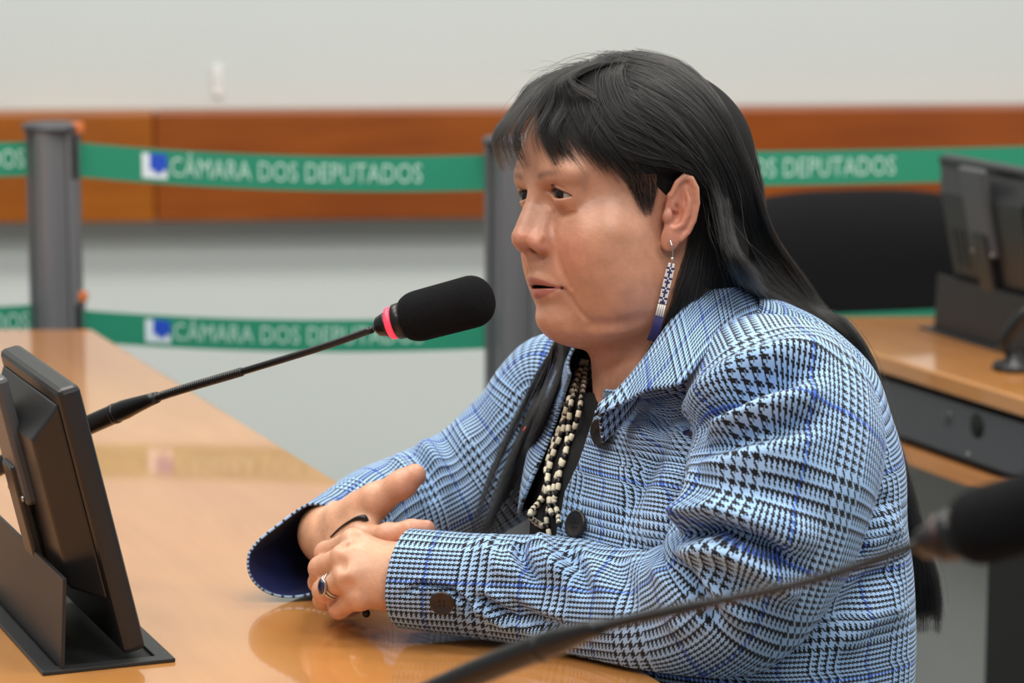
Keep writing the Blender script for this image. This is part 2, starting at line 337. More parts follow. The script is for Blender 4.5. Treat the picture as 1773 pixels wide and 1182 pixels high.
# ---------------------------------------------------------------- flush-mounted flip-up monitors
M_MON = mat('monitor casing', (30, 30, 32), 0.34, vary=0.1, nscale=60, bump=0.05, bscale=1500)
M_MON2 = mat('monitor back panel', (78, 79, 82), 0.35, 0.2, vary=0.08)
M_SCR = mat('screen glass', (8, 9, 12), 0.08, vary=0.05)
M_FLAP = mat('flap metal', (46, 46, 48), 0.4, 0.4, vary=0.06)
M_VEL = mat('well lining', (10, 10, 11), 0.8)
def monitor(corner, lab, al=EA, nn=EN, plen=0.30, pw=0.112, tall=0.245, cut=0.082):
    """corner = near end of the plate on the sitters' side, on the desk; al points away, nn to the sitters"""
    O = Vector(corner)
    t = tag(empty('flip_up_monitor', O + al * plen / 2 - nn * pw / 2), lab, 'monitor', 'flip-up desk monitors')
    # frame plate as four strips around the dark well
    for lo, hi in (((-pw, 0), (0, 0.014)), ((-pw, plen - 0.014), (0, plen)), ((-pw, 0.014), (-pw + 0.014, plen - 0.014)), ((-0.014, 0.014), (0, plen - 0.014))):
        obox('plate', O, nn, al, UZ, (lo[0], lo[1], 0.0), (hi[0], hi[1], 0.0035), M_FLAP, t, bev=0.0008)
    obox('well', O, nn, al, UZ, (-pw + 0.014, 0.014, 0.0), (-0.014, plen - 0.014, 0.0006), M_VEL, t)
    # flap standing on the plate's outer side
    tilt = math.radians(7); fu = (UZ * math.cos(tilt) + nn * -math.sin(tilt) * -0.4).normalized(); fn = nn
    f0 = O - nn * (pw - 0.016) + UZ * 0.003 + al * 0.004
    v = []
    for c in (0, 0.003):
        for (a, h) in ((0.0, 0.0), (plen - 0.02, 0.0), (plen - 0.02, 0.076), (0.0, 0.076)):
            v.append(f0 + al * a + fu * h + nn * c)
    meshobj('flap', v, [t_[::-1] for t_ in CUBE_F], M_FLAP, t, smooth=False)
    # the screen unit leans away from the sitters
    lean = math.radians(12.8); su = (UZ * math.cos(lean) - nn * math.sin(lean)); sn = (nn * math.cos(lean) + UZ * math.sin(lean))   # up, screen normal
    w = plen - cut; b0 = O - nn * 0.019 + al * 0.008 + UZ * -0.0
    def sb(nm, lo, hi, m, bev=0.0): return obox(nm, b0, sn, al, su, lo, hi, m, t, bev)
    sb('bezel', (-0.020, 0, 0.012), (0.0, w, tall), M_MON, 0.005)
    # bulging back shell with bevelled rim
    z0, z1 = 0.06, tall - 0.012
    v = [b0 + sn * x + al * y + su * z for (x, y, z) in ((-0.020, 0.006, z0), (-0.020, w - 0.006, z0), (-0.020, w - 0.006, z1), (-0.020, 0.006, z1), (-0.044, 0.034, z0 + 0.012), (-0.044, w - 0.034, z0 + 0.012), (-0.044, w - 0.034, z1 - 0.03), (-0.044, 0.034, z1 - 0.03))]
    o = meshobj('back_shell', v, CUBE_F, M_MON, t, smooth=False); bevel(o, 0.003)
    # hinge bracket and arm on the back
    sb('bracket', (-0.052, w * 0.40, 0.135), (-0.040, w * 0.40 + 0.062, tall + 0.003), M_MON2, 0.004)
    sb('hinge_arm', (-0.0555, w * 0.40 + 0.012, 0.03), (-0.045, w * 0.40 + 0.05, 0.17), M_MON, 0.003)
    for yy in (0.006, 0.056):
        q = b0 + sn * -0.0525 + al * (w * 0.40 + yy) + su * 0.142
        lathe('screw', q + sn * 0.001, q - sn * 0.002, [(0, 0.0028), (0.002, 0.0028), (0.0028, 0.002)], mat('steel', (170, 170, 172), 0.3, 1.0), t, 10)
    for k in range(3):
        sb('vent_slot', (-0.0447, w * 0.70 + k * 0.014, 0.11), (-0.0438, w * 0.70 + k * 0.014 + 0.004, 0.165), M_VEL)
    sb('screen', (0.0002, 0.014, 0.03), (0.001, w - 0.014, tall - 0.014), M_SCR)
    return t
mon1 = monitor(PZ(304, 1146, ZT), 'black flip-up monitor seen from behind on the near desk at left')
fc = PZ(1590, 569, ZT)
mon2 = monitor(fc - EA * 0.30 + EN * 0.112, 'grey-black flip-up monitor seen from behind on the second desk at right', cut=0.02, tall=0.258)

# ---------------------------------------------------------------- gooseneck microphones
M_FOAM = mat('black foam', (20, 20, 22), 0.95, spec=0.15, vary=0.45, nscale=900, bump=0.9, bscale=1400)
M_STEM = mat('black gooseneck', (24, 24, 25), 0.32, 0.2, vary=0.1)
def mic(pts, thick_n, head_a, head_b, rad, lit, lab, base=None, base_r=0.03):
    """pts: stem points from base to head; thick_n: how many of them belong to the thick handle"""
    t = tag(empty('gooseneck_microphone', pts[0]), lab, 'microphone', 'gooseneck microphones')
    if base is not None:
        lathe('base', base, base + UZ, [(0, base_r), (0.006, base_r), (0.010, base_r * 0.9), (0.013, base_r * 0.5), (0.03, 0.0085)], M_STEM, t, 32)
    c = catmull([tuple(p) for p in pts], 90); nt_ = int(90 * thick_n)
    r = np.where(np.arange(90) < nt_, 0.0088, 0.0046)
    for k in range(5):
        if nt_ + k < 90: r[nt_ + k] = 0.0088 - 0.0042 * (k + 1) / 5.5
    tube('handle', c[:nt_ + 5], r[:nt_ + 5], M_STEM, t, 16)
    tube('gooseneck', c[nt_ + 4:], 0.0031, M_STEM, t, 12)
    # ribbed spring section
    cs = c[nt_ + 4:nt_ + 4 + max(6, (86 - nt_) // 3)]; cs = catmull(cs, 160)
    rr = 0.0036 + 0.0005 * (np.arange(160) % 4 < 2)
    tube('flex_section', cs, rr, M_STEM, t, 10)
    lathe('ring_joint', c[nt_ - 3], c[nt_ + 3], [(0, 0.0090), (0.001, 0.0094), (0.004, 0.0094), (0.005, 0.0088)], M_STEM, t, 18)
    a = Vector(head_a); b = Vector(head_b); ax = (b - a).normalized(); L_ = (b - a).length
    lathe('collar', a - ax * 0.0215, b, [(0, 0.0045), (0.003, 0.0082), (0.010, 0.0105), (0.0118, 0.0112)], M_STEM, t, 24)
    m = mat('lit red ring', (255, 60, 84), 0.35, emit=0.75) if lit else mat('dark red ring', (44, 20, 17), 0.4)
    lathe('light_ring', a - ax * 0.0095, b, [(0, 0.0120), (0.001, 0.0136), (0.0055, 0.0140), (0.0065, 0.0130)], m, t, 32)
    lathe('neck_ring', a - ax * 0.003, b, [(0, 0.0140), (0.001, 0.0152), (0.006, 0.0156), (0.010, 0.0150)], M_STEM, t, 32)
    prof = []
    for i in range(41):
        u = i / 40; x = 0.004 + u * (L_ - 0.004)
        e0 = min(1, u / 0.20); e1 = min(1, (1 - u) / 0.26)
        f = (0.62 + 0.38 * math.sqrt(max(0, 1 - (1 - e0) ** 2))) * (1 - (1 - e1) ** 2.2) ** 0.5 if e1 < 1 else (0.62 + 0.38 * math.sqrt(max(0, 1 - (1 - e0) ** 2)))
        prof.append((x, rad * f * (0.965 + 0.045 * u)))
    lathe('windscreen', a, b, prof, M_FOAM, t, 40)
    return t
# microphone in front of the woman
m1 = [P(-95, 850, 2.66), P(0, 806, 2.64), P(148, 738, 2.60), P(268, 689, 2.555), P(430, 640, 2.50), P(560, 600, 2.465), P(645, 570, 2.445)]
hb = m1[0]; m1 = [Vector((hb.x - 0.10, hb.y + 0.01, ZT + 0.028)), Vector((hb.x - 0.07, hb.y + 0.005, hb.z - 0.035))] + m1
mic(m1, 0.585, P(690, 556, 2.437), P(855, 512, 2.415), 0.0222, True, 'black foam microphone with glowing red ring in front of the woman\'s mouth', Vector((m1[0].x, m1[0].y, ZT)))
# blurred microphone close to the camera
m2 = [P(560, 1290, 1.92), P(700, 1222, 1.86), P(860, 1150, 1.80), P(1040, 1085, 1.74), P(1230, 1043, 1.69), P(1420, 1000, 1.65), P(1600, 938, 1.61)]
s_ = m2[0]; m2 = [Vector((s_.x - 0.13, s_.y + 0.03, ZT + 0.028)), Vector((s_.x - 0.09, s_.y + 0.02, ZT + 0.05))] + m2
mic(m2, 0.585, P(1648, 926, 1.60), P(1905, 850, 1.56), 0.0222, False, 'blurred black microphone in the foreground at lower right', Vector((m2[0].x, m2[0].y, ZT)))
# microphone foot on the second desk
fb = PZ(1757, 640, ZT)
m3 = [fb + UZ * 0.02, P(1752, 605, 3.72), P(1768, 572, 3.72), P(1800, 545, 3.70), P(1870, 510, 3.68), P(1960, 480, 3.66)]
m3[1:] = [Vector((p.x, fb.y + i * -0.005, p.z)) for i, p in enumerate(m3[1:])]
mic(m3, 0.6, m3[-1] + Vector((0.025, 0, 0.006)), m3[-1] + Vector((0.11, 0, 0.03)), 0.0222, False, 'black microphone foot with curved stem on the second desk', fb, 0.03)

# ---------------------------------------------------------------- black chair behind
M_CHAIR = mat('black chair fabric', (20, 20, 22), 0.9, spec=0.2, vary=0.2, nscale=200, bump=0.3, bscale=800)
ch = P(1468, 430, 4.62); cx, cy = ch.x, ch.y
t = tag(empty('office_chair', (cx, cy, 0)), 'black padded office chair standing behind the second desk', 'chair')
zt_ = zat(cy, 328); zb_ = 0.42
ca = math.radians(12); cu = Vector((math.cos(ca), math.sin(ca), 0)); cn = Vector((-math.sin(ca), math.cos(ca), 0))
def cushion(nm, o, ux, uy, un, hw, hh, th, ex, m, par, curve=0.0, n=26):
    v = []; f = []
    def sgn(a, p): return math.copysign(abs(a) ** p, a)
    rows = [0.0, 0.25, 0.5, 0.7, 0.85, 0.95, 1.0]
    for side in (1, -1):
        for r in rows:
            for j in range(n * 2):
                a = math.pi * j / n; x = hw * r * sgn(math.cos(a), ex); y = hh * r * sgn(math.sin(a), ex)
                z = side * th * math.sqrt(max(0, 1 - r ** 4)) + curve * (x / hw) ** 2
                v.append(Vector(o) + ux * x + uy * y + un * z)
    k = n * 2; R_ = len(rows)
    for s in range(2):
        for i in range(R_ - 1):
            for j in range(k):
                q = (s * R_ * k + i * k + j, s * R_ * k + i * k + (j + 1) % k, s * R_ * k + (i + 1) * k + (j + 1) % k, s * R_ * k + (i + 1) * k + j)
                f.append(q if s == 0 else q[::-1])
    return meshobj(nm, v, f, m, par)
cushion('backrest', (cx, cy, (zt_ + 0.60) / 2), cu, UZ, cn, 0.25, (zt_ - 0.60) / 2, 0.05, 0.62, M_CHAIR, t, -0.03)
cushion('seat', (cx + cn.x * 0.24, cy + cn.y * 0.24, 0.46), cu, cn, UZ, 0.23, 0.23, 0.045, 0.6, M_CHAIR, t)
tube('back_support', [(cx - cn.x * 0.05, cy - cn.y * 0.05, 0.62), (cx - cn.x * 0.06, cy - cn.y * 0.06, 0.48), (cx + cn.x * 0.1, cy + cn.y * 0.1, 0.41)], 0.02, M_BLK, t)
lathe('column', (cx + cn.x * 0.24, cy + cn.y * 0.24, 0.08), (cx + cn.x * 0.24, cy + cn.y * 0.24, 1), [(0, 0.03), (0.2, 0.03), (0.201, 0.02), (0.34, 0.02)], M_BLK, t)
for k in range(5):
    a = 2 * math.pi * k / 5; c0 = Vector((cx + cn.x * 0.24, cy + cn.y * 0.24, 0.10)); c3 = c0 + Vector((math.cos(a) * 0.28, math.sin(a) * 0.28, -0.03))
    tube('leg', [c0, (c0 + c3) / 2 + UZ * 0.005, c3], [0.022, 0.018, 0.014], M_BLK, t, 10)
    lathe('caster', c3 + Vector((-0.015, 0, -0.042)), c3 + Vector((0.02, 0, -0.042)), [(0, 0.026), (0.004, 0.028), (0.026, 0.028), (0.03, 0.026)], M_BLK, t, 16)
# ================================================================ SIGNED-DISTANCE SCULPTING
def s_ell(p, c, r):
    q = (p - np.asarray(c, np.float32)); r = np.asarray(r, np.float32)
    k0 = np.sqrt(((q / r) ** 2).sum(1)); k1 = np.sqrt(((q / (r * r)) ** 2).sum(1)) + 1e-9
    return k0 * (k0 - 1) / k1
def s_cap(p, a, b, ra, rb=None):
    if rb is None: rb = ra
    a = np.asarray(a, np.float32); b = np.asarray(b, np.float32); ba = b - a; pa = p - a
    h = np.clip(pa @ ba / max(1e-9, float(ba @ ba)), 0, 1)
    return np.sqrt(((pa - h[:, None] * ba) ** 2).sum(1)) - (ra + (rb - ra) * h)
def s_sph(p, c, r): return np.sqrt(((p - np.asarray(c, np.float32)) ** 2).sum(1)) - r
def smin(a, b, k): h = np.maximum(k - np.abs(a - b), 0) / k; return np.minimum(a, b) - h * h * k * 0.25
def smax(a, b, k): return -smin(-a, -b, k)
def s_chain(p, pts, rad, k=None):
    d = None
    for i in range(len(pts) - 1):
        e = s_cap(p, pts[i], pts[i + 1], rad[i], rad[i + 1])
        d = e if d is None else (np.minimum(d, e) if not k else smin(d, e, k))
    return d
def surface(fn, lo, hi, h, cf=3, slack=1.7):
    """sparse surface nets: mesh of fn = 0 inside the box lo..hi at spacing h"""
    lo = np.asarray(lo, np.float64); hi = np.asarray(hi, np.float64)
    nc = np.ceil((hi - lo) / (h * cf)).astype(int) + 1
    H = h * cf; ax = [lo[i] + H * np.arange(nc[i]) for i in range(3)]
    g = np.stack(np.meshgrid(*ax, indexing='ij'), -1).reshape(-1, 3).astype(np.float32)
    dc = fn(g).reshape(nc)
    n = nc * cf
    near = np.abs(dc) < H * slack
    D = np.repeat(np.repeat(np.repeat(dc, cf, 0), cf, 1), cf, 2).astype(np.float32)
    off = (cf - 1) / 2.0
    M = np.repeat(np.repeat(np.repeat(near, cf, 0), cf, 1), cf, 2)
    ii = np.argwhere(M)
    pts = (lo + (ii - off) * h).astype(np.float32)
    val = np.concatenate([fn(pts[k:k + 400000]) for k in range(0, len(pts), 400000)])
    D[ii[:, 0], ii[:, 1], ii[:, 2]] = val
    sgn = D < 0
    base = lo - off * h
    # cells with a sign change
    c8 = [sgn[i:n[0] - 1 + i, j:n[1] - 1 + j, k:n[2] - 1 + k] for i in (0, 1) for j in (0, 1) for k in (0, 1)]
    s = sum(c.astype(np.int8) for c in c8); act = (s > 0) & (s < 8)
    ci = np.argwhere(act); idx = -np.ones(act.shape, np.int64); idx[act] = np.arange(len(ci))
    acc = np.zeros((len(ci), 3)); cnt = np.zeros(len(ci))
    corner = [(i, j, k) for i in (0, 1) for j in (0, 1) for k in (0, 1)]
    dv = [D[ci[:, 0] + i, ci[:, 1] + j, ci[:, 2] + k].astype(np.float64) for i, j, k in corner]
    for a in range(8):
        for b in range(a + 1, 8):
            if sum(abs(x - y) for x, y in zip(corner[a], corner[b])) != 1: continue
            m = (dv[a] < 0) != (dv[b] < 0); t = dv[a] / (dv[a] - dv[b] + 1e-20)
            pa = np.array(corner[a], float); pb = np.array(corner[b], float)
            acc[m] += pa + (pb - pa) * t[m][:, None]; cnt[m] += 1
    V = base + h * (ci + acc / cnt[:, None]); F = []
    for axs in range(3):
        o1, o2 = [(1, 2), (2, 0), (0, 1)][axs]
        sl0 = [slice(None)] * 3; sl1 = [slice(None)] * 3; sl0[axs] = slice(0, -1); sl1[axs] = slice(1, None)
        ch = sgn[tuple(sl0)] != sgn[tuple(sl1)]; e = np.argwhere(ch); inside = sgn[tuple(sl0)][ch]
        ok = (e[:, o1] > 0) & (e[:, o2] > 0) & (e[:, o1] < act.shape[o1]) & (e[:, o2] < act.shape[o2]) & (e[:, axs] < act.shape[axs])
        e = e[ok]; inside = inside[ok]; q = []
        for d1_, d2_ in ((-1, -1), (0, -1), (0, 0), (-1, 0)):
            c = e.copy(); c[:, o1] += d1_; c[:, o2] += d2_; q.append(idx[c[:, 0], c[:, 1], c[:, 2]])
        q = np.stack(q, 1); q = q[(q >= 0).all(1)] if (q < 0).any() else q
        q[~inside[:len(q)]] = q[~inside[:len(q)]][:, ::-1]; F.append(q)
    return V, np.concatenate(F)
def fastmesh(name, V, F, m, parent=None, col=None):
    """quad mesh from arrays, optional per-vertex colour attribute 'tint'"""
    me = bpy.data.meshes.new(name); V = np.asarray(V, np.float32); F = np.asarray(F, np.int32)
    me.vertices.add(len(V)); me.vertices.foreach_set('co', V.ravel())
    me.loops.add(F.size); me.loops.foreach_set('vertex_index', F.ravel())
    me.polygons.add(len(F)); me.polygons.foreach_set('loop_start', np.arange(0, F.size, F.shape[1], dtype=np.int32))
    me.update(calc_edges=True); me.polygons.foreach_set('use_smooth', np.ones(len(F), bool))
    if col is not None:
        a = me.attributes.new('tint', 'FLOAT_COLOR', 'POINT'); a.data.foreach_set('color', np.concatenate([col, np.ones((len(col), 1))], 1).astype(np.float32).ravel())
    if m: me.materials.append(m)
    o = bpy.data.objects.new(name, me); COL.objects.link(o)
    if parent: setpar(o, parent)
    return o

# ================================================================ THE WOMAN
def frame(yaw, pitch, roll):
    a, p, r = map(math.radians, (yaw, pitch, roll))
    F = np.array([-math.sin(a), -math.cos(a), 0]); L = np.array([math.cos(a), -math.sin(a), 0]); U = np.array([0, 0, 1.0])
    F2 = math.cos(p) * F + math.sin(p) * U; U2 = -math.sin(p) * F + math.cos(p) * U
    return np.stack([F2, math.cos(r) * L + math.sin(r) * U2, -math.sin(r) * L + math.cos(r) * U2])
HR = frame(62.5, 0.0, 7.6); HT = np.array([0.104, 2.48, 1.097])        # head: rows forward, left, up; origin between the ears
def h2w(p): return np.asarray(p, float) / 100 @ HR + HT
def w2h(p): return (np.asarray(p, float) - HT) @ HR.T * 100
EYE = (7.55, 3.1, 2.05); EYER = 1.45
def ear_frame():
    e3 = np.array([0.30, 0.93, -0.10]); e3 /= np.linalg.norm(e3)
    e2 = np.array([-0.22, 0.10, 1.0]); e2 -= e3 * e2.dot(e3); e2 /= np.linalg.norm(e2)
    return np.stack([np.cross(e3, e2), e2, e3])     # forward, up, outward
EARF = ear_frame(); 
if EARF[0][0] < 0: EARF[0] *= -1
EARC = np.array([-0.15, 7.75, -0.15])
def s_ear(q):
    e = (q - EARC.astype(np.float32)) @ EARF.T.astype(np.float32)
    d = s_ell(e, (-0.05, 0.35, -0.15), (1.35, 2.6, 0.42))
    d = smin(d, s_ell(e, (0.35, -2.25, -0.05), (0.85, 1.15, 0.36)), 0.5)
    d = smax(d, -s_ell(e, (0.25, -0.15, 0.45), (0.62, 1.05, 0.75)), 0.25)
    d = smax(d, -s_ell(e, (-0.15, 1.35, 0.35), (0.75, 0.95, 0.38)), 0.25)
    a = np.radians(np.array([20, 50, 80, 105, 135, 165, 195, 220, 245])); rx, rz = 1.35, 2.75
    rim = [(rx * math.cos(t) * (0.85 if t < 0.9 else 1.0) + 0.0, 0.35 + rz * math.sin(t), 0.12) for t in a]
    d = smin(d, s_chain(e, rim, [0.2, 0.27, 0.3, 0.3, 0.28, 0.26, 0.25, 0.24, 0.2]), 0.22)
    d = smin(d, s_chain(e, [(-0.15, 2.1, 0.1), (-0.55, 1.1, 0.2), (-0.6, 0.0, 0.22), (-0.4, -0.9, 0.2), (0.2, -1.35, 0.15)], [0.12, 0.22, 0.25, 0.24, 0.2]), 0.25)
    d = smin(d, s_chain(e, [(1.15, 1.3, -0.05), (0.75, 0.4, 0.0), (0.2, 0.1, -0.1)], [0.22, 0.2, 0.1]), 0.2)      # crus of the helix
    d = smin(d, s_ell(e, (1.0, -0.45, 0.05), (0.42, 0.55, 0.35)), 0.25)                                    # tragus
    return d
def s_face(p):
    """head and neck, head-local centimetres"""
    q = p.copy(); q[:, 1] = np.abs(q[:, 1])
    d = s_ell(p, (-1.0, 0, 4.6), (9.6, 7.4, 7.7))
    d = smin(d, s_ell(p, (3.9, 0, 5.2), (5.7, 6.3, 5.4)), 2.0)
    d = smin(d, s_ell(p, (2.4, 0, -2.0), (6.5, 6.6, 8.0)), 2.0)
    d = smin(d, s_ell(q, (5.15, 3.8, -1.8), (3.3, 3.1, 2.9)), 2.2)               # cheekbones
    d = smin(d, s_ell(q, (4.7, 4.0, -4.6), (3.5, 2.9, 3.7)), 2.0)               # full cheeks
    d = smin(d, s_ell(q, (2.6, 4.3, -6.6), (4.2, 2.5, 3.6)), 1.8)               # jaw
    d = smin(d, s_ell(p, (7.6, 0, -8.3), (2.15, 2.3, 1.9)), 1.6)                 # chin
    d = smin(d, s_ell(q, (5.3, 3.0, -7.6), (2.3, 1.9, 1.8)), 1.4)               # jowls
    d = smin(d, s_ell(p, (4.0, 0, -9.3), (4.1, 4.8, 2.2)), 1.6)                 # double chin
    d = smin(d, s_cap(p, (-1.8, 0, -4), (-2.4, 0, -18), 6.0, 6.4), 1.6)         # neck
    d = smin(d, s_ell(p, (7.2, 0, -4.9), (2.75, 3.1, 2.9)), 1.4)                # muzzle
    d = smin(d, s_ell(q, (7.9, 2.5, 3.6), (1.35, 2.7, 1.3)), 1.8)               # brow
    d = smax(d, -s_ell(q, (10.3, 3.1, 1.6), (1.25, 1.9, 0.9)), 1.2)            # socket
    d = smax(d, -s_ell(q, (10.6, 1.5, 1.5), (0.9, 0.6, 1.3)), 0.9)             # beside the bridge
    # nose
    nz = s_chain(p, [(8.9, 0, 3.0), (9.5, 0, 1.3), (10.3, 0, -0.6), (10.58, 0, -1.42)], [0.8, 0.8, 1.0, 1.17])
    nz = smin(nz, s_ell(q, (9.7, 1.35, -2.0), (1.1, 0.80, 0.85)), 0.6)
    nz = smin(nz, s_cap(q, (9.0, 0.9, 0.4), (9.6, 1.1, -1.2), 0.55, 0.7), 0.8)
    nz = smin(nz, s_cap(p, (10.75, 0, -2.1), (9.6, 0, -3.1), 0.50, 0.42), 0.35)
    d = smin(d, nz, 0.75)
    d = smax(d, -s_chain(q, [(9.85, 2.2, -1.3), (9.55, 2.42, -2.0), (9.5, 2.3, -2.7)], [0.08, 0.15, 0.12]), 0.32)
    d = smin(d, s_ell(p, (9.7, 0, -3.6), (0.75, 0.6, 1.3)), 0.7)                # philtrum pillar base
    d = smax(d, -s_cap(p, (11.0, 0, -3.3), (10.72, 0, -4.7), 0.32), 0.3)        # philtrum
    d = smax(d, -s_cap(q, (10.85, 1.0, -2.85), (9.9, 0.80, -2.35), 0.40, 0.30), 0.12)      # nostrils
    # lips
    ul = s_chain(q, [(9.86, 0.0, -5.02), (9.78, 0.5, -4.98), (9.3, 1.4, -5.22), (8.5, 2.45, -5.72)], [0.44, 0.46, 0.40, 0.22])
    ll = s_chain(q, [(9.52, 0, -6.33), (9.05, 1.3, -6.28), (8.35, 2.4, -5.95)], [0.52, 0.46, 0.22])
    d = smin(d, ul, 0.5); d = smin(d, ll, 0.55)
    yy = q[:, 1]; gap = 0.14 * (1 - (yy / 2.2) ** 2); zm = -5.66 - 0.035 * yy ** 2
    slit = smax(np.abs(p[:, 2] - zm) - gap, 8.7 - 0.15 * yy ** 2 - p[:, 0], 0.1); slit = np.maximum(slit, yy - 2.25)
    d = smax(d, -s_chain(q, [(9.45, 1.9, -5.80), (9.05, 2.4, -5.88), (8.85, 2.8, -6.05)], [0.05, 0.07, 0.04]), 0.2)
    d = smax(d, -slit, 0.14)                                                   # parted lips
    d = smax(d, -s_ell(p, (10.55, 0, -7.4), (0.75, 2.2, 0.5)), 0.9)            # groove above the chin
    # folds
    d = smax(d, -s_chain(q, [(9.85, 2.25, -2.0), (9.35, 2.85, -3.3), (8.85, 3.25, -4.7), (8.45, 3.4, -5.8)], [0.12, 0.26, 0.22, 0.06]), 0.55)
    d = smax(d, -s_chain(q, [(8.6, 2.55, -5.85), (8.45, 3.0, -6.6), (8.05, 3.6, -7.6), (7.4, 4.1, -8.5)], [0.08, 0.13, 0.11, 0.03]), 0.5)
    d = smax(d, -s_chain(q, [(8.85, 2.1, 0.55), (8.65, 3.1, 0.15), (8.0, 4.2, 0.45)], [0.08, 0.13, 0.05]), 0.45)   # under-eye fold
    d = smax(d, -s_chain(q, [(7.2, 4.5, -9.3), (5.0, 6.2, -9.4), (2.6, 7.1, -9.0)], [0.12, 0.25, 0.10]), 1.0)    # jaw line
    d = smax(d, -s_chain(p, [(5.6, -4.5, -12.5), (5.5, 0, -12.9), (4.3, 4.6, -12.6), (1.0, 7.0, -11.4)], [0.2, 0.4, 0.5, 0.2]), 0.9)  # fold of the throat
    # lids around the eyeball
    e = q - np.array(EYE, np.float32); r = np.sqrt((e ** 2).sum(1)) + 1e-9
    lid = r - 1.63
    lid = smax(lid, -(e[:, 0] + 0.1), 0.3)
    d = smin(d, lid, 0.5)
    tl = -0.14                                                              # outer corner a little lower
    psi = np.arctan2(e[:, 1], np.maximum(e[:, 0], 1e-3)); phi = np.arcsin(np.clip(e[:, 2] / r, -1, 1)) - tl * psi
    s = np.where(psi > 0, psi / 1.10, psi / 0.85); sk = np.clip(1 - s * s, -1, 1)
    up = np.where(s < 0, 0.34 * np.sign(sk) * np.abs(sk) ** 0.8, 0.34 * (1 - np.clip(s, 0, 1.2)) * (1 + 0.5 * np.clip(s, 0, 1))); dn = -0.22 * sk
    op = np.maximum(phi - up, dn - phi) * 1.3
    op = smax(op, r - 2.5, 0.1); op = smax(op, 1.2 - r, 0.1)
    op = np.where(e[:, 0] > 0, op, 1.0)
    d = smax(d, -op, 0.10)
    d = smax(d, -(r - EYER + 0.13), 0.04)                                       # clear the eyeball
    # crease above the lid
    cps = np.linspace(-0.85, 1.0, 9); cr = [(EYE[0] + 1.78 * math.cos(0.46 * (1 - (t / 1.15) ** 2) + tl * t) * math.cos(t), EYE[1] + 1.78 * math.cos(0.48) * math.sin(t), EYE[2] + 1.75 * math.sin(0.47 * (1 - (t / 1.25) ** 2) + tl * t)) for t in cps]
    d = smax(d, -s_chain(q, cr, [0.03, 0.06, 0.07, 0.08, 0.08, 0.08, 0.08, 0.07, 0.03]), 0.22)
    d = smin(d, s_ear(q), 0.35)
    return d
SKIN = (188, 137, 111)
def lin(c): return np.array(srgb(*c)[:3])
def mixc(col, c, w): return col + (lin(c) - col) * w[:, None]
def g(p, c, r): return np.exp(-(((p - np.array(c)) / np.array(r)) ** 2).sum(1))
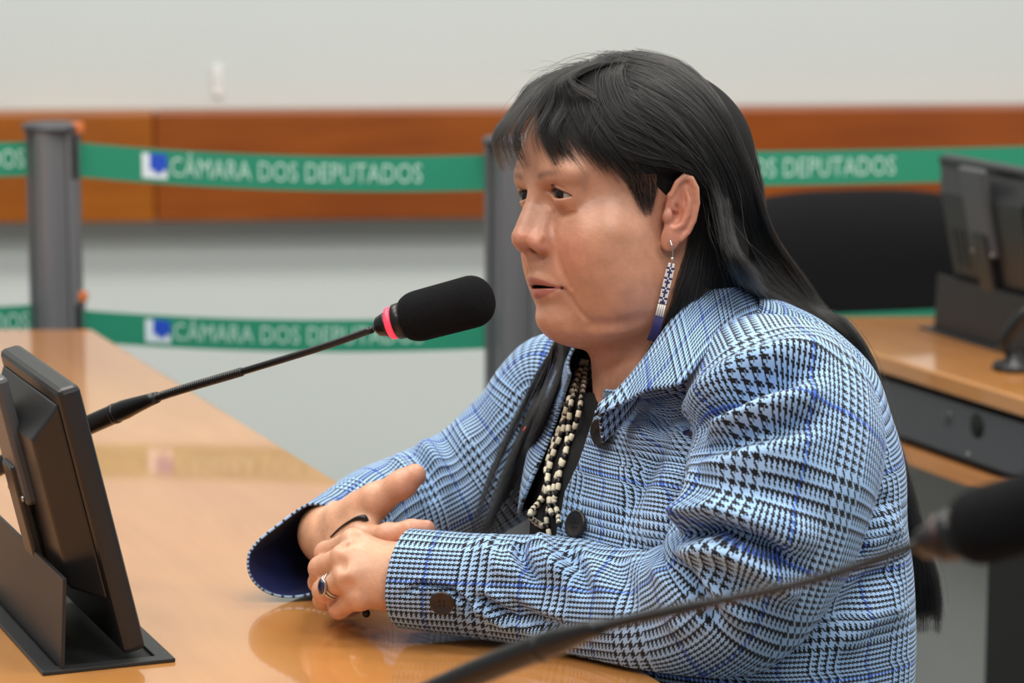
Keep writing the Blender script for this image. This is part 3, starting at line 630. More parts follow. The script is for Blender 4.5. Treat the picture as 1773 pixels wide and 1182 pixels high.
def face_tint(p):
    """pigment of the skin by place on the head, plus shade painted in the nostrils (head-local cm)"""
    q = p.copy(); q[:, 1] = np.abs(q[:, 1]); c = np.tile(lin(SKIN), (len(p), 1))
    c = mixc(c, (196, 126, 100), 0.7 * g(q, (8.5, 4.0, -3.0), (3, 2.5, 2.2)))
    c = mixc(c, (198, 122, 99), 0.6 * g(q, (11.0, 0.8, -1.8), (1.5, 1.8, 1.2)))
    c = mixc(c, (150, 102, 72), 0.55 * g(q, (5.8, 6.2, -1.6), (1.6, 2.5, 1.3)))      # darker pigment patch on the cheek
    c = mixc(c, (176, 118, 86), 0.5 * g(q, (2.0, 6.5, -6.0), (4, 3, 3.5)))
    c = mixc(c, (170, 112, 84), 0.55 * g(q, (8.8, 3.2, 0.5), (1.2, 1.6, 0.55)))
    c = mixc(c, (160, 100, 80), 0.5 * g(q, (9.2, 3.0, 2.9), (1.5, 1.6, 0.45)))
    c = mixc(c, (206, 128, 106), 0.6 * g(q, tuple(EARC), (2, 1.5, 4)))
    # lips
    x0 = np.clip(q[:, 1] / 2.5, 0, 1); zu = -4.66 - 0.95 * x0 ** 1.5 + 0.10 * np.exp(-(q[:, 1] / 0.25) ** 2) * -1; zl = -6.78 + 0.85 * x0 ** 2
    inl = np.clip((zu - q[:, 2]) / 0.12, 0, 1) * np.clip((q[:, 2] - zl) / 0.15, 0, 1) * (q[:, 0] > 8.2) * np.clip((2.65 - q[:, 1]) / 0.2, 0, 1)
    c = mixc(c, (158, 92, 84), 0.85 * inl)
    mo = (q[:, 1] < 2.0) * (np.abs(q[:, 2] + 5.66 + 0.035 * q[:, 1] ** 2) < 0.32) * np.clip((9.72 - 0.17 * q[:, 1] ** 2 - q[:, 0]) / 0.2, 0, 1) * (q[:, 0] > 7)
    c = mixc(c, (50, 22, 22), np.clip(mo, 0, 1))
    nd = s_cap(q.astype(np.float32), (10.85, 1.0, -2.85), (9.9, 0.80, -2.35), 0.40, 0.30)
    c = mixc(c, (62, 26, 22), 0.9 * np.clip((0.04 - nd) / 0.12, 0, 1))  # reddish nostril lining, painted darker to stand in for occlusion shade
    # sparse eyebrows and lash lines
    t = np.clip((q[:, 1] - 1.3) / 3.6, -0.2, 1.2); zb = 3.62 + 0.75 * t - 0.75 * np.maximum(t, 0) ** 2.4
    br = np.exp(-((q[:, 2] - zb) / 0.30) ** 2) * (q[:, 0] > 5) * np.clip((t + 0.05) / 0.15, 0, 1) * np.clip((1.0 - t) / 0.3, 0, 1)
    c = mixc(c, (80, 54, 46), 0.62 * br * np.clip(1.3 - t, 0.4, 1))
    e = q - np.array(EYE); r = np.linalg.norm(e, axis=1)
    c = mixc(c, (120, 72, 60), 0.8 * np.clip((1.55 - r) / 0.08, 0, 1) * (e[:, 0] > 0))
    ps = np.arctan2(e[:, 1], np.maximum(e[:, 0], 1e-3)); ph = np.arcsin(np.clip(e[:, 2] / np.maximum(r, .1), -1, 1)) + 0.14 * ps; sn = np.where(ps > 0, ps / 1.10, ps / 0.85)
    upl = np.where(sn < 0, 0.34 * np.clip(1 - sn ** 2, 0, 1) ** 0.8, 0.34 * (1 - np.clip(sn, 0, 1.2)) * (1 + 0.5 * np.clip(sn, 0, 1)))
    c = mixc(c, (34, 22, 20), 0.9 * np.exp(-((ph - upl - 0.02) / 0.05) ** 2) * (r < 1.74) * (np.abs(ps) < 1.1) * (e[:, 0] > 0))
    for (mx, my, mz, mr) in MOLES: c = mixc(c, (98, 58, 44), 0.75 * g(p, (mx, my, mz), (mr * 3, mr, mr)))
    return c
MOLES = [(9.0, 2.6, -0.25, 0.09), (8.3, 4.0, 0.55, 0.10), (7.7, 4.9, -3.6, 0.11), (6.9, 5.0, 2.3, 0.10), (4.6, 6.6, -7.0, 0.10), (7.0, 5.7, -1.0, 0.08), (6.0, 6.0, -3.6, 0.09), (8.9, 0.9, -9.4, 0.09), (4.3, 6.6, -5.4, 0.08)]
def skin_mat():
    m = bpy.data.materials.new('skin'); m.use_nodes = True; nt = m.node_tree; b = nt.nodes['Principled BSDF']; L = nt.links.new
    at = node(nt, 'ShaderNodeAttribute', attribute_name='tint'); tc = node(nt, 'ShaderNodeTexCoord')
    n1 = node(nt, 'ShaderNodeTexNoise', inp={'Scale': 55.0, 'Detail': 5.0, 'Roughness': 0.65}); L(tc.outputs['Object'], n1.inputs['Vector'])
    mr = node(nt, 'ShaderNodeMapRange', inp={1: 0.3, 2: 0.7, 3: 0.83, 4: 1.14}); L(n1.outputs[0], mr.inputs[0])
    mx = node(nt, 'ShaderNodeMix', data_type='RGBA', blend_type='MULTIPLY'); mx.inputs[0].default_value = 1.0
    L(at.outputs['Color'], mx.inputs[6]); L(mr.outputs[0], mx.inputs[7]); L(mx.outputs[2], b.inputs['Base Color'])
    b.inputs['Roughness'].default_value = 0.38; b.inputs['Specular IOR Level'].default_value = 0.5
    b.inputs['Subsurface Weight'].default_value = 0.13; b.inputs['Subsurface Radius'].default_value = (1.0, 0.35, 0.18); b.inputs['Subsurface Scale'].default_value = 0.006
    n2 = node(nt, 'ShaderNodeTexVoronoi', inp={'Scale': 900.0}); L(tc.outputs['Object'], n2.inputs['Vector'])
    n3 = node(nt, 'ShaderNodeTexNoise', inp={'Scale': 260.0, 'Detail': 3.0}); L(tc.outputs['Object'], n3.inputs['Vector'])
    ad = node(nt, 'ShaderNodeMath', operation='MULTIPLY_ADD'); L(n2.outputs[0], ad.inputs[0]); ad.inputs[1].default_value = 0.35; L(n3.outputs[0], ad.inputs[2])
    bp = node(nt, 'ShaderNodeBump', inp={'Strength': 0.30, 'Distance': 0.0008}); L(ad.outputs[0], bp.inputs['Height']); L(bp.outputs[0], b.inputs['Normal'])
    return m
M_SKIN = skin_mat()
# ---------------------------------------------------------------- pose of the torso and arms
BO = P(1262, 900, 2.54); BO = np.array([BO.x, BO.y, 0.0]); BA = math.radians(52)
BF = np.array([-math.sin(BA), -math.cos(BA), 0]); BL = np.array([math.cos(BA), -math.sin(BA), 0]); BU = np.array([0, 0, 1.0])
def b2w(f, l, z): return BO + BF * f + BL * l + BU * z
def pp(lst): return np.array([tuple(P(*t)) for t in lst])
# left (near) and right (far) hands: joints as photo pixel + distance
LW = [(760, 1000, 2.470), (690, 1000, 2.468)]
LH = dict(
    index=[(612, 938, 2.478), (566, 958, 2.505), (556, 985, 2.540), (585, 990, 2.556)],
    middle=[(598, 964, 2.458), (556, 984, 2.488), (552, 1008, 2.526), (585, 1010, 2.544)],
    ring=[(602, 998, 2.448), (562, 1022, 2.474), (560, 1038, 2.512), (592, 1034, 2.532)],
    little=[(620, 1034, 2.450), (588, 1052, 2.472), (588, 1056, 2.504), (616, 1050, 2.520)],
    thumb=[(700, 975, 2.500), (655, 955, 2.528), (615, 960, 2.545)])
RW = [(602, 916, 2.685), (572, 922, 2.622)]
RH = dict(
    index=[(630, 932, 2.548), (672, 926, 2.520), (712, 917, 2.512), (738, 915, 2.512)],
    middle=[(622, 960, 2.550), (660, 968, 2.515), (690, 972, 2.500), (705, 975, 2.500)],
    ring=[(608, 985, 2.560), (640, 1000, 2.520), (665, 1003, 2.505), (678, 1000, 2.505)],
    little=[(592, 1003, 2.572), (618, 1022, 2.535), (638, 1026, 2.520), (650, 1022, 2.516)],
    thumb=[(598, 900, 2.588), (650, 866, 2.560), (696, 838, 2.548), (718, 822, 2.544)])
FR = dict(index=[.0108, .0098, .0088, .0078], middle=[.0110, .0100, .0089, .0079], ring=[.0106, .0096, .0086, .0076], little=[.0096, .0086, .0077, .0069])
def hand_pts(H): return {k: pp(v) for k, v in H.items()}
LHW, RHW = hand_pts(LH), hand_pts(RH); LWW, RWW = pp(LW), pp(RW)
def s_hand(p, W, H, thick, tr):
    p = p.astype(np.float32); d = None
    w = W[1]
    for k, r0 in (('index', 0.0135), ('middle', 0.0142), ('ring', 0.0138), ('little', 0.0125)):
        e = s_cap(p, w + (H[k][0] - w) * 0.05, H[k][0] - (H[k][0] - w) * 0.08, thick, r0)
        d = e if d is None else smin(d, e, 0.012)
    d = smin(d, s_cap(p, W[0], W[1], 0.0290, 0.0235), 0.02)
    for k in ('index', 'middle', 'ring', 'little'):
        pts = H[k]; f = s_chain(p, pts, FR[k], 0.004)
        f = smin(f, s_sph(p, pts[0], FR[k][0] * 1.06), 0.003); f = smin(f, s_sph(p, pts[1], FR[k][1] * 1.07), 0.003)
        d = smin(d, f, 0.0045)
    t = H['thumb']; f = s_chain(p, t, tr, 0.008); d = smin(d, f, 0.012)
    return d
def s_lhand(p):
    d = s_hand(p, LWW, LHW, 0.0205, [.016, .0125, .0105])
    for a, b in (('index', 'middle'), ('middle', 'ring'), ('ring', 'little')):          # dips between the knuckles
        m = (LHW[a][0] + LHW[b][0]) / 2; v = np.array([0.0, -0.012, 0.004]); q = m + v + (m - LWW[1]) * 0.10
        d = smax(d, -s_sph(p, q, 0.0030), 0.009)
    return d
def s_rhand(p):
    d = s_hand(p, RWW, RHW, 0.0215, [.0180, .0145, .0116, .0100])
    web = s_cap(p, RHW['thumb'][0] * 0.4 + RHW['thumb'][1] * 0.6, RHW['index'][0], 0.0125, 0.011)
    d = smin(d, web, 0.012)
    return d
person = tag(empty('person', b2w(0, 0, 0)), 'seated woman in blue and black checked jacket, hands clasped on the desk', 'person')
def hand_tint(p):
    c = np.tile(lin((214, 162, 130)), (len(p), 1))
    for H in (LHW, RHW):
        for k in ('index', 'middle', 'ring', 'little'):
            for j, a in ((0, 0.25), (1, 0.55), (2, 0.6), (3, 0.65)): c = mixc(c, (204, 126, 104), a * np.exp(-((p - H[k][j]) ** 2).sum(1) / 0.011 ** 2))
    for j in (1, 2, 3): c = mixc(c, (208, 132, 108), 0.5 * np.exp(-((p - RHW['thumb'][j]) ** 2).sum(1) / 0.014 ** 2))
    return c
# arms, shoulders and trunk: hidden by the clothes
NK = h2w((-2.2, 0, -14))
LSH, LEL = P(1335, 690, 2.42), P(1262, 1030, 2.40); RSH, REL = P(975, 700, 2.70), P(805, 858, 2.725)
def s_trunk(p):
    a = lambda v: np.array(tuple(v))
    d = s_cap(p, b2w(0.0, 0, 0.55), b2w(0.02, 0, 0.80), 0.10, 0.095)
    for l in (-0.055, 0.055):
        d = smin(d, s_cap(p, b2w(0.0, l, 0.58), b2w(0.01, l, 0.88), 0.085, 0.075), 0.05)
    d = smin(d, s_cap(p, b2w(0.02, 0, 0.88), NK, 0.075, 0.055), 0.06)
    d = smin(d, s_cap(p, a(LSH), a(RSH) * 0.85 + a(LSH) * 0.15, 0.035, 0.022), 0.05)
    d = smin(d, s_chain(p, [a(LSH), a(LEL), LWW[0]], [0.040, 0.026, 0.022]), 0.03)
    d = smin(d, s_chain(p, [a(RSH), a(REL), RWW[0]], [0.028, 0.026, 0.022]), 0.03)
    return d
def build_body():
    V, F = surface(s_face, (-12, -10, -19), (13.5, 10, 13.5), 0.115)
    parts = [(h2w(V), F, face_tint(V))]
    for fn, Wp, Hp in ((s_lhand, LWW, LHW), (s_rhand, RWW, RHW)):
        al = np.concatenate([Wp] + list(Hp.values())); v, f = surface(fn, al.min(0) - 0.035, al.max(0) + 0.035, 0.0011)
        parts.append((v, f, hand_tint(v)))
    v, f = surface(s_trunk, (-0.35, 2.15, 0.42), (0.55, 2.95, 1.08), 0.006); parts.append((v, f, np.tile(lin(SKIN), (len(v), 1))))
    n = 0; VV, FF, CC = [], [], []
    for v, f, c in parts: VV.append(v); FF.append(f + n); CC.append(c); n += len(v)
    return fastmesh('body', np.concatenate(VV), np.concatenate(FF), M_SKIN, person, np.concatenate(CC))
body = build_body()
# eyes
def eye_mat():
    m = bpy.data.materials.new('eye'); m.use_nodes = True; nt = m.node_tree; b = nt.nodes['Principled BSDF']; L = nt.links.new
    at = node(nt, 'ShaderNodeAttribute', attribute_name='tint'); L(at.outputs['Color'], b.inputs['Base Color'])
    tc = node(nt, 'ShaderNodeTexCoord'); nz = node(nt, 'ShaderNodeTexNoise', inp={'Scale': 900.0}); L(tc.outputs['Object'], nz.inputs['Vector'])
    mr = node(nt, 'ShaderNodeMapRange', inp={3: 0.04, 4: 0.09}); L(nz.outputs[0], mr.inputs[0]); L(mr.outputs[0], b.inputs['Roughness'])
    b.inputs['Coat Weight'].default_value = 0.25; b.inputs['Coat Roughness'].default_value = 0.03; b.inputs['Specular IOR Level'].default_value = 0.25
    return m
M_EYE = eye_mat()
def eyeball(side, gaze):
    c = np.array([EYE[0], EYE[1] * side, EYE[2]]); gz = np.array(gaze, float); gz /= np.linalg.norm(gz)
    n, k = 64, 48; u = np.cross(gz, (0, 0, 1)); u /= np.linalg.norm(u); w = np.cross(u, gz)
    V, T = [], []
    for i in range(k + 1):
        a = math.pi * (i / k) ** 1.4
        for j in range(n):
            b_ = 2 * math.pi * j / n; r = EYER - 0.02
            if a < 0.46: r += 0.05 * (math.cos(a / 0.46 * math.pi) + 1) / 2
            V.append(c + r * (math.cos(a) * gz + math.sin(a) * (math.cos(b_) * u + math.sin(b_) * w)))
            if a < 0.17: t = (6, 5, 5)
            elif a < 0.47: t = (30, 18, 14)
            elif a < 0.51: t = (32, 22, 20)
            else: t = (156, 140, 132)
            T.append(lin(t))
    F = [(i * n + j, (i + 1) * n + j, (i + 1) * n + (j + 1) % n, i * n + (j + 1) % n) for i in range(k) for j in range(n)]
    return fastmesh('eyeball', h2w(np.array(V)), np.array(F)[:, ::-1], M_EYE, person, np.array(T))
eyeball(1, (1, 0.08, 0.03)); eyeball(-1, (1, 0.05, 0.03))
# upper teeth glimpsed between the lips
M_TOOTH = mat('tooth', (206, 196, 176), 0.25, vary=0.05)
tv, tf = [], []; ty = np.linspace(-1.7, 1.7, 35)
for y in ty:
    x = 9.15 - 0.22 * y * y + 0.05 * abs(math.sin(y * math.pi / 0.68))
    tv += [h2w((x - 0.10, y, -4.9)), h2w((x, y, -5.2)), h2w((x + 0.01, y, -5.46)), h2w((x - 0.05, y, -5.56 + 0.05 * (1 - abs(math.sin(y * math.pi / 0.68))))), h2w((x - 0.25, y, -5.5))]
tf = [(i * 5 + j, i * 5 + j + 1, (i + 1) * 5 + j + 1, (i + 1) * 5 + j) for i in range(34) for j in range(4)]
meshobj('teeth', tv, tf, M_TOOTH, person)
# ---------------------------------------------------------------- checked jacket cloth: a woven 2/2 twill of 4-and-4 and 2-and-2 threads
THREAD = 0.00096; THREAD_V = 0.00106
def check_mat():
    m = bpy.data.materials.new('checked wool'); m.use_nodes = True; nt = m.node_tree; b = nt.nodes['Principled BSDF']; L = nt.links.new
    def M(op, a, b_=None, c=None):
        n = node(nt, 'ShaderNodeMath', operation=op)
        for i, x in enumerate((a, b_, c)):
            if x is None: continue
            if isinstance(x, (int, float)): n.inputs[i].default_value = x
            else: L(x, n.inputs[i])
        return n.outputs[0]
    uv = node(nt, 'ShaderNodeUVMap', uv_map='uv'); sp = node(nt, 'ShaderNodeSeparateXYZ'); L(uv.outputs[0], sp.inputs[0])
    def seq(x):
        """dark (0/1) and blue (0/1) of the thread number x (float)"""
        i = M('FLOOR', x); f = M('FLOORED_MODULO', x, 84.0)
        big = M('LESS_THAN', f, 32.0)
        d4 = M('LESS_THAN', M('FLOORED_MODULO', f, 8.0), 3.6); d2 = M('LESS_THAN', M('FLOORED_MODULO', f, 4.0), 1.85)
        dark = M('ADD', M('MULTIPLY', big, d4), M('MULTIPLY', M('SUBTRACT', 1.0, big), d2))
        blue = M('LESS_THAN', M('ABSOLUTE', M('SUBTRACT', f, 58.9)), 1.05)
        return i, dark, blue
    u = M('DIVIDE', sp.outputs[0], THREAD); v = M('DIVIDE', sp.outputs[1], THREAD_V)
    iu, du, bu = seq(u); iv, dv, bv = seq(v)
    top = M('LESS_THAN', M('FLOORED_MODULO', M('ADD', iu, iv), 4.0), 2.0)
    dark = M('ADD', M('MULTIPLY', top, du), M('MULTIPLY', M('SUBTRACT', 1.0, top), dv))
    blue = M('ADD', M('MULTIPLY', top, bu), M('MULTIPLY', M('SUBTRACT', 1.0, top), bv))
    tc = node(nt, 'ShaderNodeTexCoord'); nz = node(nt, 'ShaderNodeTexNoise', inp={'Scale': 18.0, 'Detail': 3.0}); L(tc.outputs['Object'], nz.inputs['Vector'])
    lt = node(nt, 'ShaderNodeMix', data_type='RGBA'); lt.inputs[6].default_value = srgb(134, 175, 222); lt.inputs[7].default_value = srgb(178, 206, 238); L(nz.outputs[0], lt.inputs[0])
    m1 = node(nt, 'ShaderNodeMix', data_type='RGBA'); L(blue, m1.inputs[0]); L(lt.outputs[2], m1.inputs[6]); m1.inputs[7].default_value = srgb(66, 106, 205)
    m2 = node(nt, 'ShaderNodeMix', data_type='RGBA'); L(dark, m2.inputs[0]); L(m1.outputs[2], m2.inputs[6]); m2.inputs[7].default_value = srgb(26, 24, 28)
    L(m2.outputs[2], b.inputs['Base Color']); b.inputs['Roughness'].default_value = 0.85; b.inputs['Specular IOR Level'].default_value = 0.2
    b.inputs['Sheen Weight'].default_value = 0.15
    # thread relief
    fu = M('ABSOLUTE', M('SUBTRACT', M('FRACT', u), 0.5)); fv = M('ABSOLUTE', M('SUBTRACT', M('FRACT', v), 0.5))
    hgt = M('SUBTRACT', 1.0, M('ADD', M('MULTIPLY', top, fu), M('MULTIPLY', M('SUBTRACT', 1.0, top), fv)))
    bp = node(nt, 'ShaderNodeBump', inp={'Strength': 0.35, 'Distance': 0.0004}); L(hgt, bp.inputs['Height']); L(bp.outputs[0], b.inputs['Normal'])
    return m
M_CHECK = check_mat()
M_LINING = mat('blue satin lining', (13, 24, 70), 0.32, vary=0.15, sheen=0.1)
M_BLACKCLOTH = mat('black blouse', (26, 26, 27), 0.8, spec=0.2, vary=0.15, nscale=60, bump=0.2, bscale=700)
def grid_faces(nu, nv, close=False):
    f = []
    for i in range(nu - 1):
        for j in range(nv - 1): f.append((i * nv + j, i * nv + j + 1, (i + 1) * nv + j + 1, (i + 1) * nv + j))
        if close: f.append((i * nv + nv - 1, i * nv, (i + 1) * nv, (i + 1) * nv + nv - 1))
    return np.array(f)
def normals(V, F):
    N = np.zeros_like(V); a, b, c, d = (V[F[:, i]] for i in range(4)); n = np.cross(c - a, d - b)
    for i in range(4): np.add.at(N, F[:, i], n)
    return N / (np.linalg.norm(N, axis=1)[:, None] + 1e-12)
def seg_dist(q, poly):
    """distance to a pixel polyline and the parameter (0..1) along it"""
    best = np.full(len(q), 1e9); par = np.zeros(len(q)); poly = np.asarray(poly, float); n = len(poly) - 1; side = np.zeros(len(q))
    for i in range(n):
        a, b = poly[i], poly[i + 1]; ba = b - a; h = np.clip((q - a) @ ba / (ba @ ba), 0, 1); e = q - a - h[:, None] * ba
        d = np.sqrt((e ** 2).sum(1)); m = d < best; best[m] = d[m]; par[m] = (i + h[m]) / n
        cr = ba[0] * e[:, 1] - ba[1] * e[:, 0]; side[m] = np.sign(cr[m])
    return best, par, side
def folds(V, F, lst, gain=1.9):
    """press creases and raise ridges where the photograph shows them: (polyline, half width px, depth mm)"""
    N = normals(V, F); q, d = project(V)
    view = V - np.array([0, 0, CAMZ]); view /= np.linalg.norm(view, axis=1)[:, None]
    if (N * view).sum(1).mean() > 0: pass
    face = np.clip(-(N * view).sum(1) * 3 + 0.3, 0, 1); D = np.zeros(len(V))
    for poly, w, a in lst:
        r, t, s = seg_dist(q, poly); fade = np.clip(np.minimum(t, 1 - t) * 5 + 0.05, 0, 1)
        x = r / w; prof = np.exp(-x * x) if a > 0 else (np.exp(-x * x) - 0.45 * np.exp(-((x - 1.7) / 0.9) ** 2))
        D += gain * a / 1000 * prof * fade * face
    return V + N * D[:, None]
def noise3(p, sc, seed=0):
    """cheap smooth noise from sines, vectorised"""
    r = np.random.default_rng(seed); o = np.zeros(len(p))
    for k in range(6):
        w = r.normal(size=3); w /= np.linalg.norm(w); o += np.sin((p @ w) * sc * (0.7 + 0.25 * k) + r.uniform(0, 6.28)) / 6
    return o
def loft(pts, ra, rb, up, n, m, flat=0.0, twist=0.0):
    """tube with elliptical sections: ra across (pts x up), rb along up. Returns V, F, UV (closed by a doubled seam column)"""
    c = catmull(pts, n); ra = catmull(np.array(ra)[:, None], n)[:, 0]; rb = catmull(np.array(rb)[:, None], n)[:, 0]
    T = np.gradient(c, axis=0); T /= np.linalg.norm(T, axis=1)[:, None]
    s = np.concatenate([[0], np.cumsum(np.linalg.norm(np.diff(c, axis=0), axis=1))])
    V, UV = [], []; up = np.asarray(up, float)
    B = up - T[0] * up.dot(T[0]); B /= np.linalg.norm(B)
    for i in range(n):
        B = B - T[i] * B.dot(T[i]); B /= np.linalg.norm(B); A = np.cross(T[i], B)
        for j in range(m):
            a = 2 * math.pi * j / (m - 1) - math.pi / 2
            V.append(c[i] + A * ra[i] * math.cos(a) + B * rb[i] * math.sin(a)); UV.append((s[-1] - s[i] + 30 * THREAD, (a - math.pi / 2) * 0.5 * (ra[i] + rb[i]) + 0.2))
    V = np.array(V); return V, grid_faces(n, m), np.array(UV), c, s
def cloth(name, V, F, UV, parent, m=None, thick=0.0022, lining=None):
    o = meshobj(name, V, F, m or M_CHECK, parent, uv=UV)
    md = solid(o, thick, -1.0).modifiers['solidify']
    if lining: o.data.materials.append(lining); md.material_offset = 1; md.material_offset_rim = 0
    return o

jacket = empty('jacket', b2w(0, 0, 0.6), person)
# ---------------- trunk of the jacket: horizontal rings from hem to collar
nkb = NK - BO; nf, nl = nkb @ BF, nkb @ BL
RINGS = np.array([   # z, centre forward, centre left, half width, front, back, forward tilt
    (0.50, 0.00, 0.0, 0.206, 0.165, 0.112, 0), (0.60, 0.00, 0.0, 0.203, 0.170, 0.106, 0), (0.70, 0.0, 0.0, 0.203, 0.172, 0.098, 0),
    (0.78, 0.0, 0.0, 0.198, 0.168, 0.100, 0), (0.84, 0.005, 0.0, 0.195, 0.158, 0.098, 0.02), (0.89, 0.01, 0.0, 0.192, 0.138, 0.100, 0.08),
    (0.925, 0.02, 0.0, 0.184, 0.112, 0.102, 0.16), (0.952, 0.03, 0.0, 0.166, 0.098, 0.106, 0.28), (0.972, nf - 0.02, nl * 0.6, 0.136, 0.090, 0.096, 0.4),
    (0.986, nf - 0.01, nl * 0.9, 0.105, 0.082, 0.084, 0.5), (0.996, nf, nl, 0.084, 0.076, 0.075, 0.55)])
RG = catmull(RINGS, 150)
def ring_pt(r, th, grow=0.0):
    """th: 0 = straight left (near the camera), pi/2 = front, -pi/2 = back"""
    z, cf, cl, w, f, b_, tl = r; c_, s_ = np.cos(th), np.sin(th); ex = 0.86
    x = np.sign(c_) * np.abs(c_) ** ex * (w + grow); y = np.where(s_ > 0, f + grow, b_ + grow) * np.sign(s_) * np.abs(s_) ** ex
    return BO + (cf + y)[:, None] * BF + (cl + x)[:, None] * BL + np.stack([0 * y, 0 * y, z - tl * y], 1)
NEAR_EDGE = np.array([(1052, 640), (1046, 690), (1030, 722), (1003, 790), (975, 850), (966, 900), (958, 950), (945, 1040), (925, 1182), (915, 1500)], float)
FAR_EDGE = np.array([(1000, 600), (985, 660), (958, 730), (930, 800), (898, 880), (876, 930), (850, 1000), (820, 1182), (815, 1500)], float)
def edge_angle(r, poly, lo, hi):
    th = np.linspace(lo, hi, 400); q, _ = project(ring_pt(r, th)); e = q[:, 0] - np.interp(q[:, 1], poly[:, 1], poly[:, 0])
    i = np.where(e[:-1] * e[1:] <= 0)[0]
    return th[i[0]] if len(i) else (th[-1] if e[0] > 0 else th[0])
NB = 260; V, UV = [], []; va = 0.0
for i, r in enumerate(RG):
    tn = edge_angle(r, NEAR_EDGE, 0.2, 2.2); tf = edge_angle(r, FAR_EDGE, tn + 0.02, 3.0)
    th = np.linspace(tn, tf - 2 * math.pi, NB); pts = ring_pt(r, th)
    u = np.concatenate([[0], np.cumsum(np.linalg.norm(np.diff(pts, axis=0), axis=1))]); j0 = np.argmin(np.abs(th)); u -= u[j0]
    if i: va += np.linalg.norm(pts[j0] - last)
    last = pts[j0]; V.append(pts); UV.append(np.stack([u, np.full(NB, va)], 1))
V = np.concatenate(V); UV = np.concatenate(UV); F = grid_faces(len(RG), NB)[:, ::-1]
if (normals(V, F) * (V - BO)).sum(1).mean() < 0: F = F[:, ::-1]
V = V + normals(V, F) * (0.004 * noise3(V, 22, 3) + 0.002 * noise3(V, 60, 4))[:, None]
TRUNK_FOLDS = [([(1190, 800), (1150, 860), (1120, 960)], 22, 7), ([(1165, 700), (1130, 800), (1060, 930)], 16, -5), ([(1150, 690), (1090, 790)], 18, 5),
    ([(1560, 980), (1500, 1010), (1440, 1080)], 18, -7), ([(1575, 1040), (1500, 1075), (1450, 1130)], 20, 7), ([(1560, 900), (1490, 950)], 18, 6), ([(1545, 860), (1490, 890)], 14, -4)]
V = folds(V, F, TRUNK_FOLDS, 1.1)
_en = np.array([-ed.y, ed.x, 0.0]); _en = _en if _en[0] > 0 else -_en
def clear_desk(V):
    """keep the cloth on the sitter's side of the desk edge at desk height"""
    dd = (V - np.array(tuple(n1))) @ _en; w = np.clip((ZT + 0.05 - V[:, 2]) / 0.045, 0, 1)
    return V + _en * (w * np.maximum(0.006 - dd, 0))[:, None]
V = clear_desk(V)
trunk = cloth('jacket_front_and_back', V, F, UV, jacket, thick=0.003, lining=M_LINING)
# black blouse under it
NQ = 120; BV = []
for r in RG[:-2]: BV.append(ring_pt(r, np.linspace(0, 2 * math.pi, NQ, endpoint=False), -0.012))
BV = clear_desk(np.concatenate(BV)); q, _ = project(BV)
BFc = grid_faces(len(RG) - 2, NQ, True)
keep = ~((q[BFc][:, :, 1] < 682).all(1) & (q[BFc][:, :, 0] < 1110).all(1) & (q[BFc][:, :, 0] > 985).all(1))
blouse = meshobj('blouse', BV, BFc[keep], M_BLACKCLOTH, person)
# ---------------- sleeves
def sleeve(name, pts, ra, rb, up, fl, n=150, m=120, lining=M_LINING, post=None):
    V, F, UV, c, s = loft(pts, ra, rb, up, n, m)
    N = normals(V, F); ctr = np.repeat(c, m, 0)
    if (N * (V - ctr)).sum(1).mean() < 0: F = F[:, ::-1]
    V = V + normals(V, F) * (0.003 * noise3(V, 35, 8) + 0.0012 * noise3(V, 90, 9))[:, None]
    V = folds(V, F, fl)
    if post is not None: V = post(V, c, s, n, m)
    # doubled seam columns stay together
    W = V.reshape(n, m, 3); W[:, -1] = W[:, 0]
    W[:, :, 2] = np.where(np.repeat(s[:, None], m, 1) > 0.22, np.maximum(W[:, :, 2], ZT + 0.004), W[:, :, 2]) if True else W[:, :, 2]
    return cloth(name, W.reshape(-1, 3), F, UV, jacket, lining=lining)
NS = pp([(1265, 655, 2.50), (1325, 680, 2.43), (1358, 735, 2.39), (1352, 820, 2.365), (1320, 930, 2.36), (1262, 1030, 2.375), (1170, 1065, 2.40), (1060, 1050, 2.43), (950, 1028, 2.452), (830, 1014, 2.464), (705, 1003, 2.470)])
NRa = [.045, .068, .078, .078, .075, .067, .062, .054, .048, .043, .0405]      # in the picture plane
NRb = [.045, .072, .080, .079, .076, .070, .064, .056, .050, .046, .0430]
NEAR_FOLDS = [([(1185, 770), (1245, 712), (1310, 672), (1430, 634)], 19, -9), ([(1195, 715), (1270, 655), (1370, 612), (1460, 610)], 30, 6), ([(1195, 785), (1300, 755), (1430, 722)], 17, -7),
    ([(1215, 765), (1320, 715), (1440, 680)], 22, 4), ([(1215, 830), (1310, 800), (1430, 790)], 34, 4), ([(1158, 930), (1235, 912), (1313, 938), (1375, 978)], 15, -12), ([(1160, 893), (1250, 876), (1350, 902), (1420, 950)], 24, 7),
    ([(1175, 958), (1260, 955), (1345, 1000), (1380, 1040)], 19, 8), ([(1165, 965), (1205, 1015), (1250, 1085)], 15, -6), ([(1140, 965), (1155, 1030), (1190, 1110)], 22, 5), ([(1215, 980), (1265, 1040), (1300, 1090)], 18, 4),
    ([(925, 930), (945, 960), (970, 1010)], 16, 6), ([(903, 935), (902, 962), (930, 1015)], 10, -5), ([(975, 950), (1003, 985), (1015, 1035)], 14, -4), ([(840, 925), (850, 960), (885, 1005)], 16, 3.5), ([(1060, 960), (1080, 1010), (1095, 1070)], 20, -3),
    ([(870, 1040), (930, 1075), (980, 1090)], 12, -4), ([(830, 1030), (900, 1080)], 9, -5), ([(1180, 800), (1170, 860), (1150, 930)], 14, -8), ([(712, 1036), (745, 1012), (790, 1018), (818, 1045), (832, 1085)], 5, -2.5)]
